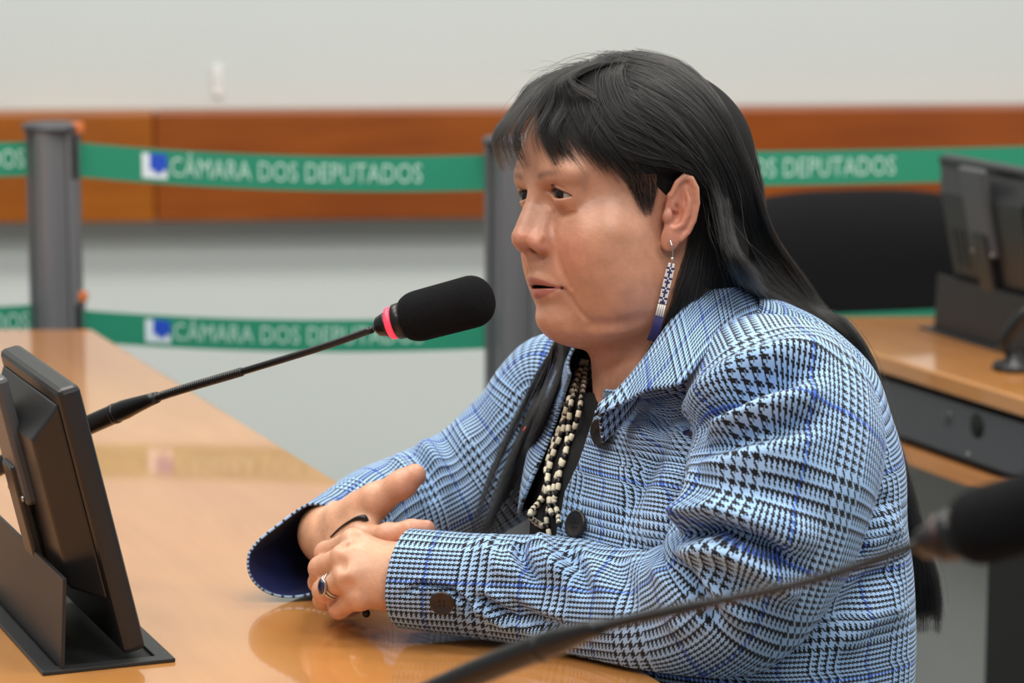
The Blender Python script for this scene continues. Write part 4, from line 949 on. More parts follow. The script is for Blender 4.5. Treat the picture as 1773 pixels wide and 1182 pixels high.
def near_post(V, c, s, n, m):
    W = V.reshape(n, m, 3); w = np.clip((s / s[-1] - 0.80) / 0.20, 0, 1) ** 1.3
    W[:, :, 0] -= w[:, None] * 0.30 * (c[:, None, 1] - W[:, :, 1]); return W.reshape(-1, 3)
sleeve('sleeve', NS, NRa, NRb, (0, -1, 0.0), NEAR_FOLDS, 220, 150, post=near_post)
FS = pp([(1020, 668, 2.69), (968, 678, 2.71), (925, 742, 2.717), (868, 800, 2.723), (797, 848, 2.722), (718, 882, 2.708), (640, 908, 2.682), (575, 930, 2.645), (522, 953, 2.60)])
FRa = [.045, .054, .058, .058, .057, .055, .051, .045, .042]; FRb = [.045, .056, .058, .059, .057, .055, .051, .043, .040]
FAR_FOLDS = [([(700, 775), (735, 815), (760, 880)], 12, -6), ([(680, 790), (710, 830)], 12, 5), ([(760, 745), (790, 800), (800, 870)], 16, -5), ([(735, 760), (765, 820)], 14, 5), ([(840, 700), (830, 780), (820, 860)], 16, -4)]
def far_post(V, c, s, n, m):
    W = V.reshape(n, m, 3); T = c[-1] - c[-12]; T /= np.linalg.norm(T); w = np.clip((s / s[-1] - 0.62) / 0.38, 0, 1) ** 1.5
    lat = (W - c[:, None]) @ np.array([0.96, -0.28, 0.0])            # the rim slants: its outer side reaches further forward
    up_ = (W - c[:, None])[:, :, 2]
    k_ = np.clip(-lat / 0.04, 0, 1) * np.clip(up_ / 0.04, 0, 1); W = W - (w[:, None] * 0.42 * k_)[:, :, None] * (W - c[:, None])
    return (W - T * (w[:, None] * (lat * 0.70 + up_ * 0.30))[:, :, None]).reshape(-1, 3)
sleeve('sleeve', FS, FRa, FRb, (0, 0, 1), [(p_, w_ * 1.2, a_ * 0.45) for p_, w_, a_ in FAR_FOLDS], 150, 130, post=far_post)
# ---------------- collar
def patch(rows, nu, nv):
    """smooth surface through a grid of points rows[k][i]; returns V, F, UV"""
    R_ = np.array(rows, float); a = np.stack([catmull(r, nu) for r in R_]); g_ = np.stack([catmull(a[:, i], nv) for i in range(nu)])
    ds = np.concatenate([[0], np.cumsum(np.linalg.norm(np.diff(g_[:, nv // 2], axis=0), axis=1))])
    dv = np.concatenate([np.zeros((nu, 1)), np.cumsum(np.linalg.norm(np.diff(g_, axis=1), axis=2), axis=1)], 1)
    UV = np.stack([np.repeat(ds, nv), dv.ravel()], 1)
    return g_.reshape(-1, 3), grid_faces(nu, nv), UV
inner = pp([(1038, 712, 2.405), (1068, 684, 2.418), (1112, 628, 2.430), (1150, 566, 2.448), (1198, 505, 2.480), (1255, 458, 2.535), (1270, 448, 2.60), (1210, 470, 2.66), (1120, 520, 2.68), (1050, 570, 2.665), (1005, 625, 2.64)])
outer = pp([(1028, 722, 2.395), (1082, 694, 2.388), (1120, 673, 2.378), (1178, 660, 2.368), (1228, 604, 2.395), (1288, 562, 2.445), (1345, 530, 2.53), (1270, 520, 2.68), (1130, 540, 2.73), (1020, 590, 2.725), (968, 680, 2.68)])
mid = (inner + outer) / 2 + np.array([0.0, -0.006, 0.006])
V, F, UV = patch([inner - np.array([0, 0, 0.004]), inner + (mid - inner) * 0.3 + np.array([0, 0, 0.006]), mid, outer], 120, 26)
if (normals(V, F) * np.array([0, -0.6, 0.8])).sum(1).mean() < 0: F = F[:, ::-1]
cloth('collar', V, F, UV, jacket, thick=0.003)
stand = inner + np.array([0, 0, -0.03]) + (NK + np.array([0, 0, 0.02]) - inner) * 0.06
V, F, UV = patch([inner + np.array([0, 0, 0.001]), (inner + stand) / 2, stand], 90, 10)
cloth('collar_stand', V, F, UV, jacket, thick=0.002)
# ---------------- buttons
M_BTN = mat('black button', (22, 20, 20), 0.35, vary=0.2, nscale=120); M_BTN2 = mat('brown black button', (40, 27, 20), 0.4, vary=0.2, nscale=120)
def button(px, py, d, nrm, r, m, thick=0.004):
    c = np.array(tuple(P(px, py, d))); nrm = np.array(nrm, float); nrm /= np.linalg.norm(nrm)
    o = lathe('button', c, c + nrm, [(0, r * 0.9), (thick * 0.5, r), (thick, r * 0.96), (thick * 1.05, r * 0.8), (thick * 0.75, r * 0.68), (thick * 0.75, 0.0)], m, jacket, 32)
    a = np.cross(nrm, (0, 0, 1)); a /= np.linalg.norm(a); b_ = np.cross(nrm, a)
    for s, t_ in ((1, 1), (1, -1), (-1, 1), (-1, -1)):
        k = c + (a * s + b_ * t_) * r * 0.17 + nrm * thick * 0.72
        lathe('thread_hole', k, k + nrm, [(0, r * 0.09), (0.0004, r * 0.09)], mat('hole black', (6, 6, 6), 0.8), jacket, 8)
    return o

from mathutils.bvhtree import BVHTree
def bvh_of(o): return BVHTree.FromObject(o, bpy.context.evaluated_depsgraph_get())
bpy.context.view_layer.update()
SLV = [o for o in jacket.children if o.name.startswith('sleeve')]; CLR = [o for o in jacket.children if o.name == 'collar']
BV_TRUNK = [bvh_of(trunk)]; BV_SLEEVE = [bvh_of(o) for o in SLV]; BV_COLLAR = [bvh_of(o) for o in CLR]; BV_BLOUSE = [bvh_of(blouse)]
def hit(px, py, trees, default=None):
    """nearest surface under a photo pixel: point, normal facing the camera, depth"""
    o = Vector((0, 0, CAMZ)); v = (P(px, py, 1.0) - o).normalized(); best = None
    for t in trees:
        h = t.ray_cast(o, v)
        if h[0] is not None and (best is None or h[3] < best[3]): best = h
    if best is None: return None
    n = best[1] if best[1].dot(v) < 0 else -best[1]
    return np.array(best[0]), np.array(n), float(project(np.array([best[0]]))[1][0])
def put_button(px, py, trees, r, m):
    h = hit(px, py, trees)
    if h: button(px, py, h[2] - 0.004, h[1], r, m)
put_button(1000, 908, BV_TRUNK, 0.0125, M_BTN); put_button(1042, 748, BV_TRUNK + BV_COLLAR, 0.0120, M_BTN); put_button(766, 1042, BV_SLEEVE, 0.0105, M_BTN2)
# ---------------------------------------------------------------- hair: thousands of fine strands combed along guides
def hair_mat():
    m = bpy.data.materials.new('black hair'); m.use_nodes = True; nt = m.node_tree; nt.nodes.remove(nt.nodes['Principled BSDF'])
    h = node(nt, 'ShaderNodeBsdfHairPrincipled'); h.parametrization = 'COLOR'
    hi = node(nt, 'ShaderNodeHairInfo'); mr = node(nt, 'ShaderNodeValToRGB'); nt.links.new(hi.outputs['Random'], mr.inputs[0])
    mr.color_ramp.elements[0].color = (0.003, 0.003, 0.0032, 1); mr.color_ramp.elements[1].color = (0.010, 0.0095, 0.009, 1)
    nt.links.new(mr.outputs[0], h.inputs['Color'])
    h.inputs['Roughness'].default_value = 0.36; h.inputs['Radial Roughness'].default_value = 0.5; h.inputs['IOR'].default_value = 1.34
    nt.links.new(h.outputs[0], nt.nodes['Material Output'].inputs[0]); return m
M_HAIR = hair_mat(); M_CAP = mat('dark hair base', (12, 12, 13), 0.75, spec=0.2, vary=0.3, nscale=300)
HE_C = np.array([-1.0, 0, 4.6]); HE_R = np.array([11.0, 8.35, 8.6])
def on_hair(px, py, grow=0.0):
    """where the pixel ray meets the hair volume round the skull (or passes closest to it)"""
    o = w2h(np.array([0, 0, CAMZ])); v = w2h(np.array(tuple(P(px, py, 1.0)))) - o; R_ = HE_R + grow
    a, b = (o - HE_C) / R_, v / R_; A, B, C_ = b @ b, 2 * a @ b, a @ a - 1; D = B * B - 4 * A * C_
    t = (-B - math.sqrt(D)) / (2 * A) if D > 0 else -B / (2 * A)
    return h2w(o + t * v)
def resample(pts, n):
    c = catmull(pts, 200); s = np.concatenate([[0], np.cumsum(np.linalg.norm(np.diff(c, axis=0), axis=1))]); u = np.linspace(0, s[-1], n)
    return np.stack([np.interp(u, s, c[:, k]) for k in range(3)], 1)
STR = []
def strands(guides, count, n=26, jit=0.002, depth=0.004, lat=0.0015, clump=0, tip=0.4, cut=0.12, fly=0.03, seed=1, push=(0, -1, 0.3), cp=1.3):
    r = np.random.default_rng(seed); G = np.stack([resample(np.asarray(g_), n) for g_ in guides]); K = len(G)
    t = np.linspace(0, 1, n)
    if clump: cs = r.uniform(0, K - 1, clump); cl_len = r.uniform(-1, 1, clump)
    for i in range(count):
        s = r.uniform(0, K - 1) if not clump else float(np.clip(cs[i % clump] + r.normal() * 0.28, 0, K - 1))
        k = min(int(s), K - 2); f = s - k
        p = G[k] * (1 - f) + G[k + 1] * f
        if clump:
            k2 = min(int(cs[i % clump]), K - 2); f2 = cs[i % clump] - k2; q = G[k2] * (1 - f2) + G[k2 + 1] * f2
            w = (t ** cp * tip)[:, None]; p = p * (1 - w) + q * w
        ln = 1 - abs(r.normal()) * cut
        if clump: ln = np.clip(ln + cl_len[i % clump] * cut, 0.3, 1.0)
        ln = max(0.3, min(1.0, ln)); e = resample(p[:max(4, int(n * ln))], n)
        a, b = r.normal(size=3) * jit, r.normal(size=3) * jit
        wob = a[None] * np.sin(t * r.uniform(2, 5) + r.uniform(0, 6))[:, None] + b[None] * t[:, None]
        e = e + wob * (1 + (2.4 if r.random() < fly else 0)) + np.asarray(push) * (r.uniform(-depth, 0))
        STR.append(e)
def flush(name, rad, parent, n=None):
    """all collected strands as one hair object"""
    pts = np.concatenate(STR).astype(np.float32); sizes = [len(s) for s in STR]
    hc = bpy.data.hair_curves.new(name); hc.add_curves(sizes)
    hc.position_data.foreach_set('vector', pts.ravel())
    rr = np.concatenate([rad * (1 - 0.75 * np.linspace(0, 1, k) ** 3) for k in sizes]).astype(np.float32)
    at = hc.attributes.get('radius') or hc.attributes.new('radius', 'FLOAT', 'POINT'); at.data.foreach_set('value', rr)
    hc.materials.append(M_HAIR); o = bpy.data.objects.new(name, hc); COL.objects.link(o); setpar(o, parent); STR.clear()
    return o
# cap under the strands
def s_cap_hair(p):
    q = p.copy(); q[:, 1] = np.abs(q[:, 1])
    d = s_ell(p, (-1.3, 0, 4.5), (10.4, 7.9, 8.4)); d = smin(d, s_ell(p, (-4.0, 0, -3.5), (6.5, 6.4, 8.0)), 2.0)
    ka = -(p[:, 2] - (4.7 + 1.0 * (p[:, 0] - 4.0))) * 0.7
    ka = np.maximum(ka, p[:, 0] - 7.8)
    kb = np.maximum(p[:, 0] + 2.2, -p[:, 2] - 12)
    kc = np.where(p[:, 2] > 3.4, p[:, 0] - 3.0, p[:, 0] + 2.2)
    k = np.minimum(np.maximum(ka, -0.0 + (1.5 - p[:, 0]) * -1e-3), np.maximum(kb, -50)); k = np.minimum(k, np.maximum(kc, -p[:, 2] + 3.4))
    return smax(d, k, 0.3)
V, F = surface(s_cap_hair, (-13, -9.5, -13), (10, 9.5, 14), 0.25)
hair = fastmesh('hair', h2w(V), F, M_CAP, person)
def skull(lst, grow=0.0): return [on_hair(x, y, grow) for x, y in lst]
# ---- near side: combed back over the ear, then down the back
tailA = lambda k: pp([(1418 + 9 * k, 586 - 6 * k, 2.575), (1470 + 8 * k, 655 - 5 * k, 2.570), (1512 + 6 * k, 740, 2.555), (1547 + 5 * k, 835, 2.535), (1570 + 5 * k, 930, 2.525), (1567 + 11 * k, 1010, 2.520), (1563 + 13 * k, 1092, 2.520)])
A = []
for k, (sk, mid_) in enumerate([
    ([(985, 200), (1050, 246), (1112, 278), (1164, 284), (1216, 318), (1244, 420)], [(1290, 490, 2.47), (1370, 535, 2.53)]),
    ([(958, 172), (1055, 222), (1145, 268), (1208, 312), (1245, 410)], [(1300, 490, 2.49), (1380, 535, 2.55)]),
    ([(985, 138), (1090, 180), (1180, 236), (1240, 318), (1275, 420)], [(1325, 492, 2.52), (1395, 540, 2.57)]),
    ([(1025, 114), (1120, 145), (1208, 206), (1266, 304), (1300, 415)], [(1350, 490, 2.55), (1410, 545, 2.58)]),
    ([(1068, 98), (1150, 116), (1224, 172), (1282, 278), (1318, 395)], [(1372, 485, 2.58), (1425, 550, 2.60)]),
    ([(1105, 92), (1182, 112), (1248, 182), (1298, 292), (1335, 400)], [(1390, 485, 2.60), (1438, 552, 2.62)])]):
    A.append(np.concatenate([skull(sk), pp(mid_), tailA(k)]))
strands(A, 6500, 34, jit=0.0022, depth=0.010, cut=0.03, fly=0.0, seed=11)
strands(A, 2600, 34, jit=0.0016, depth=0.004, clump=60, tip=0.6, cut=0.03, fly=0.0, seed=12)
# ---- back of the head, mostly hidden
Bk = []
for k, y in enumerate(np.linspace(2.0, -6.5, 7)):
    top_ = [h2w(q) for q in ((2.0 - 0.5 * abs(y), y * 0.15, 13.3), (-5.0, y * 0.5, 12.2), (-10.4, y * 0.9, 7.5), (-12.2, y, 1.0), (-12.0, y * 1.0, -6.0))]
    low = [b2w(-0.112, 0.02 - 0.022 * k, z) for z in (0.97, 0.88, 0.78, 0.68)]
    Bk.append(np.array(top_ + low))
strands(Bk, 3000, 26, jit=0.003, depth=0.008, cut=0.03, fly=0.0, seed=13, push=(0.8, 0.5, 0))
# ---- far side of the head, falling in front of the far shoulder
def over(px, py, off):
    h = hit(px, py, BV_TRUNK + BV_SLEEVE + BV_BLOUSE); d = (h[2] if h else 2.6) - off
    return tuple(P(px, py, min(d, 2.66)))
C_ = []
for k, fall in enumerate([
    [(945, 612), (905, 690), (868, 770), (838, 850), (818, 922)], [(955, 615), (925, 690), (890, 770), (852, 850), (826, 924)],
    [(965, 618), (940, 690), (905, 770), (868, 850), (838, 922)], [(978, 622), (955, 690), (925, 760), (893, 830), (862, 895)],
    [(992, 625), (972, 690), (950, 750), (925, 820), (900, 880)]]):
    top_ = [h2w(q) for q in ((4.5 - k, -0.5, 12.9), (3.5 - k, -5.0, 11.6), (2.2 - k, -8.0, 7.0), (1.5 - 0.6 * k, -8.9, 1.0), (2.0 - 0.5 * k, -8.8, -5.0), (3.0, -8.0, -9.5))]
    C_.append(np.array(top_ + [over(x, y, 0.016) for x, y in fall]))
STR_MAIN = list(STR); STR.clear()
strands(C_, 2300, 30, jit=0.0013, depth=0.008, cut=0.10, seed=14, clump=13, tip=0.93, cp=0.5)
flush('front_locks', 0.00018, hair); STR.extend(STR_MAIN)
bpy.context.view_layer.update(); BV_BODY = [bvh_of(body)]
def over2(px, py, off):
    h = hit(px, py, BV_TRUNK + BV_COLLAR + BV_BODY + BV_BLOUSE); return tuple(P(px, py, (h[2] if h else 2.42) - off))
# ---- locks in front of the neck on the near side
D_ = []
for k, pts in enumerate([[(1196, 420), (1172, 500), (1140, 580), (1104, 650), (1062, 712), (1040, 775)], [(1206, 420), (1190, 505), (1160, 585), (1122, 648), (1074, 712), (1046, 790)], [(1222, 420), (1212, 500), (1190, 570), (1150, 632), (1100, 690), (1060, 760)]]):
    D_.append(np.concatenate([skull([(1060 + 25 * k, 225 - 25 * k), (1130 + 15 * k, 275 - 15 * k), (1178, 284 - 6 * k), (1216 + 6 * k, 340)]), [over2(x, y, 0.006) for x, y in pts]]))
strands(D_, 1500, 30, jit=0.0018, depth=0.006, cut=0.22, seed=15, clump=24, tip=0.6)
G_ = []
for k, pts in enumerate([[(1226, 420), (1216, 500), (1190, 575)], [(1242, 415), (1246, 470), (1236, 530)], [(1256, 415), (1275, 465), (1288, 512)], [(1268, 415), (1300, 468), (1338, 520)]]):
    G_.append(np.concatenate([skull([(1085 + 15 * k, 190 - 14 * k), (1150 + 12 * k, 235 - 10 * k), (1208 + 8 * k, 300 - 6 * k), (1226 + 10 * k, 345)]), [over2(x, y, 0.006) for x, y in pts]]))
strands(G_, 1500, 26, jit=0.002, depth=0.006, cut=0.10, seed=23); strands(G_, 500, 26, jit=0.0025, depth=0.003, cut=0.12, clump=22, tip=0.7, seed=24)
# sideburn in front of the ear
TL = [pp([(1470 + 8 * k, 640, 2.575), (1514 + 6 * k, 730, 2.560), (1550 + 6 * k, 840, 2.540), (1568 + 8 * k, 935, 2.530), (1566 + 14 * k, 1010, 2.525), (1556 + 20 * k, 1092, 2.525)]) for k in range(5)]
strands(TL, 1800, 26, jit=0.0014, depth=0.02, cut=0.012, fly=0.0, seed=19, push=(0, -1, 0))
SB = [[tuple(P(x, y, hit(x, y, BV_BODY)[2] - 0.0015 - 0.004 * (j == 0))) for j, (x, y) in enumerate(l)] for l in ([(1010, 235), (1055, 268), (1090, 325), (1116, 378)], [(1050, 240), (1095, 282), (1112, 332), (1120, 386)], [(1095, 250), (1130, 284), (1138, 322), (1124, 378)])]
strands(SB, 900, 16, jit=0.001, depth=0.003, cut=0.30, seed=16)
# ---- hair swept from the parting over the temple
E_ = [skull(l, gr) for l, gr in zip(([(1060, 101), (985, 130), (938, 180), (936, 240), (960, 300)], [(1064, 99), (1000, 128), (964, 180), (980, 242), (1024, 302)], [(1070, 98), (1020, 128), (1006, 182), (1046, 248), (1110, 325)], [(1078, 97), (1045, 128), (1056, 186), (1102, 242), (1150, 284)], [(1088, 96), (1076, 134), (1108, 194), (1150, 244), (1195, 286)]), (0.6, 0.55, 0.35, 0.15, 0.0))]
strands(E_, 2200, 24, jit=0.0014, depth=0.006, cut=0.24, seed=21)
strands(E_, 1000, 24, jit=0.0010, depth=0.003, cut=0.10, clump=40, tip=0.6, seed=22)
FLY = [skull([(1000, 128), (958, 130), (922, 140), (890, 158)], 0.5), skull([(1070, 102), (1015, 106), (962, 120), (915, 142)], 0.55), skull([(1130, 100), (1090, 98), (1040, 104), (990, 116)], 0.1)]
strands(FLY, 60, 14, jit=0.0035, depth=0.004, cut=0.35, seed=31)
# ---- fringe
FRG = []
for y in np.linspace(-5.4, 5.6, 9):
    e = 11.6 - 0.052 * y * y - (0.095 * y * y if y > 0 else 0)
    FRG.append(np.array([h2w(q) for q in ((0.8, y * 0.22 + 0.3, 12.9), (4.4, y * 0.42 + 0.3, 12.5), (7.3, y * 0.64 + 0.2, 11.3), (e - 1.9, y * 0.86, 9.4), (e - 0.3, y * 1.0, 7.4), (e - 0.3, y * 1.05, 5.9), (e - 0.9, y * 1.08, 4.3))]))
strands(FRG, 1150, 22, jit=0.0012, depth=0.006, cut=0.16, seed=17, clump=22, tip=0.92, push=(0.5, 0.4, -0.4))
strands(FRG, 220, 22, jit=0.002, depth=0.006, cut=0.2, seed=18, push=(0.5, 0.4, -0.4))
flush('hair_strands', 0.00013, hair)
# ---------------------------------------------------------------- jewellery and small things
M_BONE = mat('bone bead', (226, 216, 190), 0.45, vary=0.12, nscale=200); M_JET = mat('black bead', (24, 20, 19), 0.35)
M_SILVER = mat('silver', (200, 198, 192), 0.22, 1.0, vary=0.05); M_STONE = mat('dark blue stone', (34, 36, 66), 0.12, coat=0.6)
M_NAVY = mat('navy thread', (24, 22, 92), 0.5, sheen=0.2); M_WHB = mat('white seed bead', (228, 226, 220), 0.25); M_RED = mat('red bead', (196, 52, 40), 0.3)
def bead_mesh(name, r, l, m, n=10):
    v, prof = [], [(-l / 2, r * 0.45), (-l / 2, r * 0.8), (-l * 0.38, r), (l * 0.38, r), (l / 2, r * 0.8), (l / 2, r * 0.45)]
    for z, rr in prof:
        for j in range(n): v.append((rr * math.cos(6.28318 * j / n), rr * math.sin(6.28318 * j / n), z))
    f = [(i * n + j, i * n + (j + 1) % n, (i + 1) * n + (j + 1) % n, (i + 1) * n + j) for i in range(5) for j in range(n)] + [tuple(range(n))[::-1], tuple(range(5 * n, 6 * n))]
    me = bpy.data.meshes.new(name); me.from_pydata(v, [], f); me.materials.append(m); me.polygons.foreach_set('use_smooth', [True] * len(me.polygons)); return me
def place(name, me, pos, direc, parent, inv):
    o = bpy.data.objects.new(name, me); COL.objects.link(o); o.parent = parent; o.matrix_parent_inverse = inv
    q = Vector(direc).to_track_quat('Z', 'Y'); o.rotation_mode = 'QUATERNION'; o.rotation_quaternion = q; o.location = pos
    return o
neck = empty('necklace', P(1000, 660, 2.5), person); bpy.context.view_layer.update(); inv = neck.matrix_world.inverted()
ME_W = bead_mesh('bead', 0.0024, 0.0062, M_BONE); ME_B = bead_mesh('bead', 0.0021, 0.0046, M_JET)
NL = [[(1018, 612), (1005, 650), (995, 690), (984, 740), (974, 790), (966, 830), (958, 860), (962, 890), (968, 908)],
      [(1012, 618), (996, 660), (980, 700), (971, 740), (962, 780), (951, 820), (940, 855), (930, 880), (925, 900), (940, 912)],
      [(1008, 632), (989, 690), (969, 730), (956, 780), (949, 810), (946, 850), (953, 880), (961, 897)],
      [(1014, 634), (1001, 700), (991, 750), (976, 800), (961, 850), (946, 890), (951, 926)],
      [(1002, 650), (976, 720), (961, 770), (945, 830), (933, 865), (922, 890), (930, 906), (946, 910)]]
TR = BV_TRUNK + BV_BLOUSE + BV_BODY + BV_COLLAR
for si, line in enumerate(NL):
    pts = []
    for ki, (x, y) in enumerate(line):
        x = x + (5 * math.sin(ki * 2.1 + si * 1.7) if 0 < ki < len(line) - 1 else 0)
        h = hit(x, y, TR); d = h[2] if h else 2.5
        pts.append(tuple(P(x, y, min(d, 2.60) - 0.006 - 0.0022 * (si % 3))))
    c = resample(np.array(pts), 400); s = np.concatenate([[0], np.cumsum(np.linalg.norm(np.diff(c, axis=0), axis=1))]); sm = np.copy(c)
    for _ in range(60): sm[1:-1] = 0.5 * sm[1:-1] + 0.25 * (sm[:-2] + sm[2:])
    tube('cord', sm[::8], 0.0005, M_JET, neck, 6)
    t_ = 0.002 * si; white = bool(si % 2)
    while t_ < s[-1] - 0.004:
        l = 0.0066 if white else 0.0050
        k = np.searchsorted(s, t_ + l / 2); k = min(max(k, 2), 397)
        place('bead', ME_W if white else ME_B, sm[k], sm[k + 2] - sm[k - 2], neck, inv)
        t_ += l; white = not white
# earrings
def earring(top, bottom, rows, name_tail):
    e = empty('earring', top, person); bpy.context.view_layer.update(); iv = e.matrix_world.inverted(); top = np.array(top); bottom = np.array(bottom)
    ax = (bottom - top) / np.linalg.norm(bottom - top); side = np.cross(ax, (0, 1, 0)); side /= np.linalg.norm(side); L_ = np.linalg.norm(bottom - top)
    return e, iv, top, ax, side, L_
lob = P(1163, 428, 2.40); hl = hit(1163, 428, BV_BODY); dl = hl[2] - 0.003 if hl else 2.44
e, iv, top, ax, side, L_ = earring(P(1163, 456, dl - 0.002), P(1142, 545, dl + 0.004), 12, '')
hook = [P(1160, 415, dl), P(1163, 424, dl - 0.003), P(1165, 436, dl - 0.003), P(1164, 448, dl - 0.002), P(1163, 456, dl - 0.002)]
tube('hook', catmull([tuple(p) for p in hook], 24), 0.0006, M_SILVER, e, 8)
lathe('hook_ball', np.array(tuple(hook[3])) + [0, 0, 0.0015], np.array(tuple(hook[3])) - [0, 0, 0.0015], [(0, 0.0006), (0.0008, 0.0017), (0.0022, 0.0017), (0.003, 0.0006)], M_SILVER, e, 12)
ME_SW = bead_mesh('seed_bead', 0.0007, 0.0019, M_WHB, 8); ME_SN = bead_mesh('seed_bead', 0.0007, 0.0019, M_NAVY, 8)
rows, cols = 20, 5
for r_ in range(rows):
    for c_ in range(cols):
        x = c_ - 2; ph = r_ % 5; white = (abs(x) == abs(ph - 2)) or (ph in (1, 3) and abs(x) == 2) or (ph == 0 and x != 0)
        w_ = 0.0014 * (0.75 if r_ < 2 else 1.0)
        place('seed_bead', ME_SW if white else ME_SN, top + ax * (L_ - 0.010) * (r_ + 0.5) / rows + side * x * w_, ax, e, iv)
for k in range(4):
    p0_ = top + ax * (L_ - 0.009) + side * (k - 1.5) * 0.0018; tube('bugle_bead', [p0_, p0_ + ax * 0.004, p0_ + ax * 0.010], 0.0008, M_WHB, e, 8)
for k in range(7):
    p0_ = top + ax * (L_ + 0.001) + side * (k - 3) * 0.0011; tube('tassel_thread', [p0_, p0_ + ax * 0.010, p0_ + ax * 0.022 - side * 0.002], 0.0006, M_NAVY, e, 6)
far_pts = [over(x, y, 0.045) for x, y in ((972, 598), (955, 645), (938, 690), (921, 725))]
e2_ = empty('earring', far_pts[0], person)
for k in range(3): tube('tassel_thread', catmull([np.array(p) + np.array([0.0012 * (k - 1), 0, 0]) for p in far_pts], 20), 0.0009, M_NAVY, e2_, 6)
fp = np.array(far_pts[3])
for k, (dx, dz, mm) in enumerate(((0.0035, 0.0005, M_WHB), (0.0008, -0.0032, M_WHB), (-0.0015, -0.0045, M_RED), (0.001, -0.0015, M_RED), (-0.0045, -0.0075, M_RED))):
    a_ = fp + np.array([dx, -0.002, dz]); tube('bugle_bead', [a_, a_ + np.array([-0.0015, 0, -0.0018]), a_ + np.array([-0.003, 0, -0.0036])], 0.0017, mm, e2_, 8)
# ring with an oval stone on the left hand
ringe = empty('ring', LHW['ring'][1], person)
fa, fb_ = LHW['ring'][0], LHW['ring'][1]; fdir = (fb_ - fa) / np.linalg.norm(fb_ - fa); rc = fa + (fb_ - fa) * 0.62
vw = np.array([0, 0, CAMZ]) - rc; vw /= np.linalg.norm(vw); sn_ = vw - fdir * vw.dot(fdir) * 0.2; sn_ = sn_ + np.array([-0.55, 0, 0]); sn_ -= fdir * (sn_ @ fdir) * 0.65; sn_ /= np.linalg.norm(sn_)
a1 = np.cross(fdir, (0, 0, 1)); a1 /= np.linalg.norm(a1); a2 = np.cross(fdir, a1); R0 = FR['ring'][0] * 1.04
for off in (-0.0022, 0.0022):
    tube('band', [rc + fdir * off + R0 * (math.cos(t_) * a1 + math.sin(t_) * a2) for t_ in np.linspace(0, 2 * math.pi, 40)], 0.0009, M_SILVER, ringe, 8)
sc_ = rc + sn_ * (R0 + 0.0006); up_ = np.array([0, 0, 1.0]); up_ -= sn_ * up_.dot(sn_); up_ /= np.linalg.norm(up_); sd_ = np.cross(sn_, up_)
def oval(name, w, h, prof, m):
    v, n = [], 28
    for z, k in prof:
        for j in range(n): t_ = 6.28318 * j / n; v.append(sc_ + sn_ * z + sd_ * (w * k * math.cos(t_)) + up_ * (h * k * math.sin(t_)))
    K = len(prof); f = [(i * n + j, i * n + (j + 1) % n, (i + 1) * n + (j + 1) % n, (i + 1) * n + j) for i in range(K - 1) for j in range(n)] + [tuple(range(n))[::-1], tuple(range((K - 1) * n, K * n))]
    return meshobj(name, v, f, m, ringe)
oval('bezel', 0.0046, 0.0074, [(-0.001, 0.9), (0.0012, 1.0), (0.0024, 0.98), (0.0025, 0.86)], M_SILVER)
oval('stone', 0.0038, 0.0064, [(0.001, 1.0), (0.0024, 1.0), (0.0034, 0.85), (0.0040, 0.55), (0.0042, 0.05)], M_STONE)
# thin black strap held between the hands
hs = [hit(x, y, BV_BODY) for x, y in ((574, 930), (590, 915), (606, 904), (620, 898), (632, 899))]
sp_ = [tuple(h[0] + h[1] * 0.0012) for h in hs if h] + [tuple(P(640, 915, 2.545)), tuple(P(640, 980, 2.53)), tuple(P(636, 1050, 2.50)), tuple(P(634, 1062, 2.478))]
st = tag(empty('strap', sp_[0]), 'thin black strap held between the woman\'s clasped hands', 'strap')
tube('cord', catmull(sp_, 70), np.concatenate([np.linspace(0.0007, 0.0011, 20), np.linspace(0.0012, 0.0030, 14), np.linspace(0.0030, 0.0012, 6), np.full(22, 0.0012), np.linspace(0.002, 0.0035, 8)]), M_BLK, st, 10)
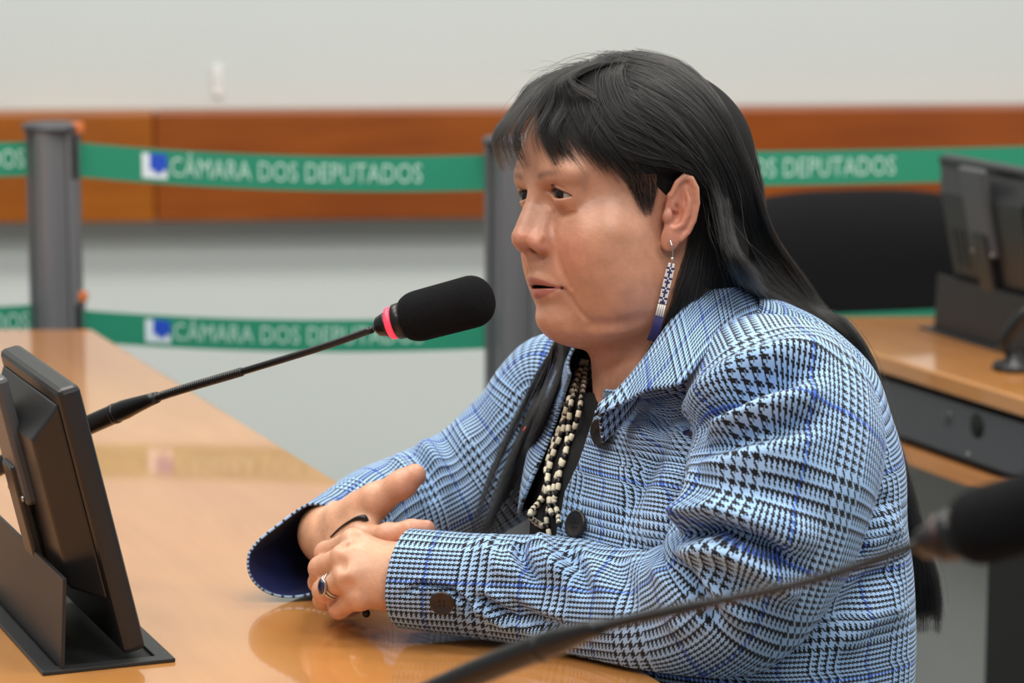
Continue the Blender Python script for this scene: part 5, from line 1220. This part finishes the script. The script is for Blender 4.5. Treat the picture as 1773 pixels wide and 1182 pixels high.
# ---------------------------------------------------------------- lower body and seat, below the picture
M_TROU = mat('dark trousers', (24, 24, 28), 0.8, vary=0.15)
def s_legs(p):
    d = s_ell(p, b2w(-0.01, 0, 0.575), (0.19, 0.19, 0.12))
    for s in (-1, 1):
        hip = b2w(0.02, s * 0.09, 0.555); kn = b2w(0.42, s * 0.12, 0.55); an = b2w(0.44, s * 0.12, 0.09); toe = b2w(0.56, s * 0.13, 0.035)
        d = smin(d, s_cap(p, hip, kn, 0.088, 0.066), 0.05); d = smin(d, s_cap(p, kn, an, 0.064, 0.046), 0.03)
    return d
V, F = surface(s_legs, b2w(0.2, 0, 0.35) - np.array([0.62, 0.62, 0.34]), b2w(0.2, 0, 0.35) + np.array([0.62, 0.62, 0.36]), 0.012)
fastmesh('trousers', V, F, M_TROU, person)
for s in (-1, 1):
    def s_shoe(p, s=s):
        d = s_cap(p, b2w(0.42, s * 0.12, 0.045), b2w(0.58, s * 0.135, 0.035), 0.042, 0.034); d = smin(d, s_cap(p, b2w(0.435, s * 0.12, 0.05), b2w(0.435, s * 0.12, 0.10), 0.04), 0.02)
        return smax(d, 0.003 - p[:, 2], 0.004)
    c0_ = b2w(0.5, s * 0.12, 0.06); V, F = surface(s_shoe, c0_ - np.array([0.18, 0.18, 0.075]), c0_ + np.array([0.18, 0.18, 0.12]), 0.008)
    fastmesh('shoe', V, F, M_BLK, person)
so = b2w(0.02, 0, 0); stl = tag(empty('stool', so), 'black padded stool that the seated woman sits on', 'stool')
cushion('seat', (so[0], so[1], 0.42), Vector(BL), Vector(BF), UZ, 0.22, 0.21, 0.035, 0.7, M_CHAIR, stl)
lathe('column', (so[0], so[1], 0.06), (so[0], so[1], 1), [(0, 0.03), (0.2, 0.03), (0.201, 0.02), (0.34, 0.02)], M_BLK, stl)
for k in range(5):
    a = 2 * math.pi * k / 5 + 0.3; q0 = Vector((so[0], so[1], 0.08)); q1 = q0 + Vector((math.cos(a) * 0.25, math.sin(a) * 0.25, -0.062))
    tube('leg', [q0, (q0 + q1) / 2 + UZ * 0.01, q1], [0.022, 0.018, 0.014], M_BLK, stl, 10)
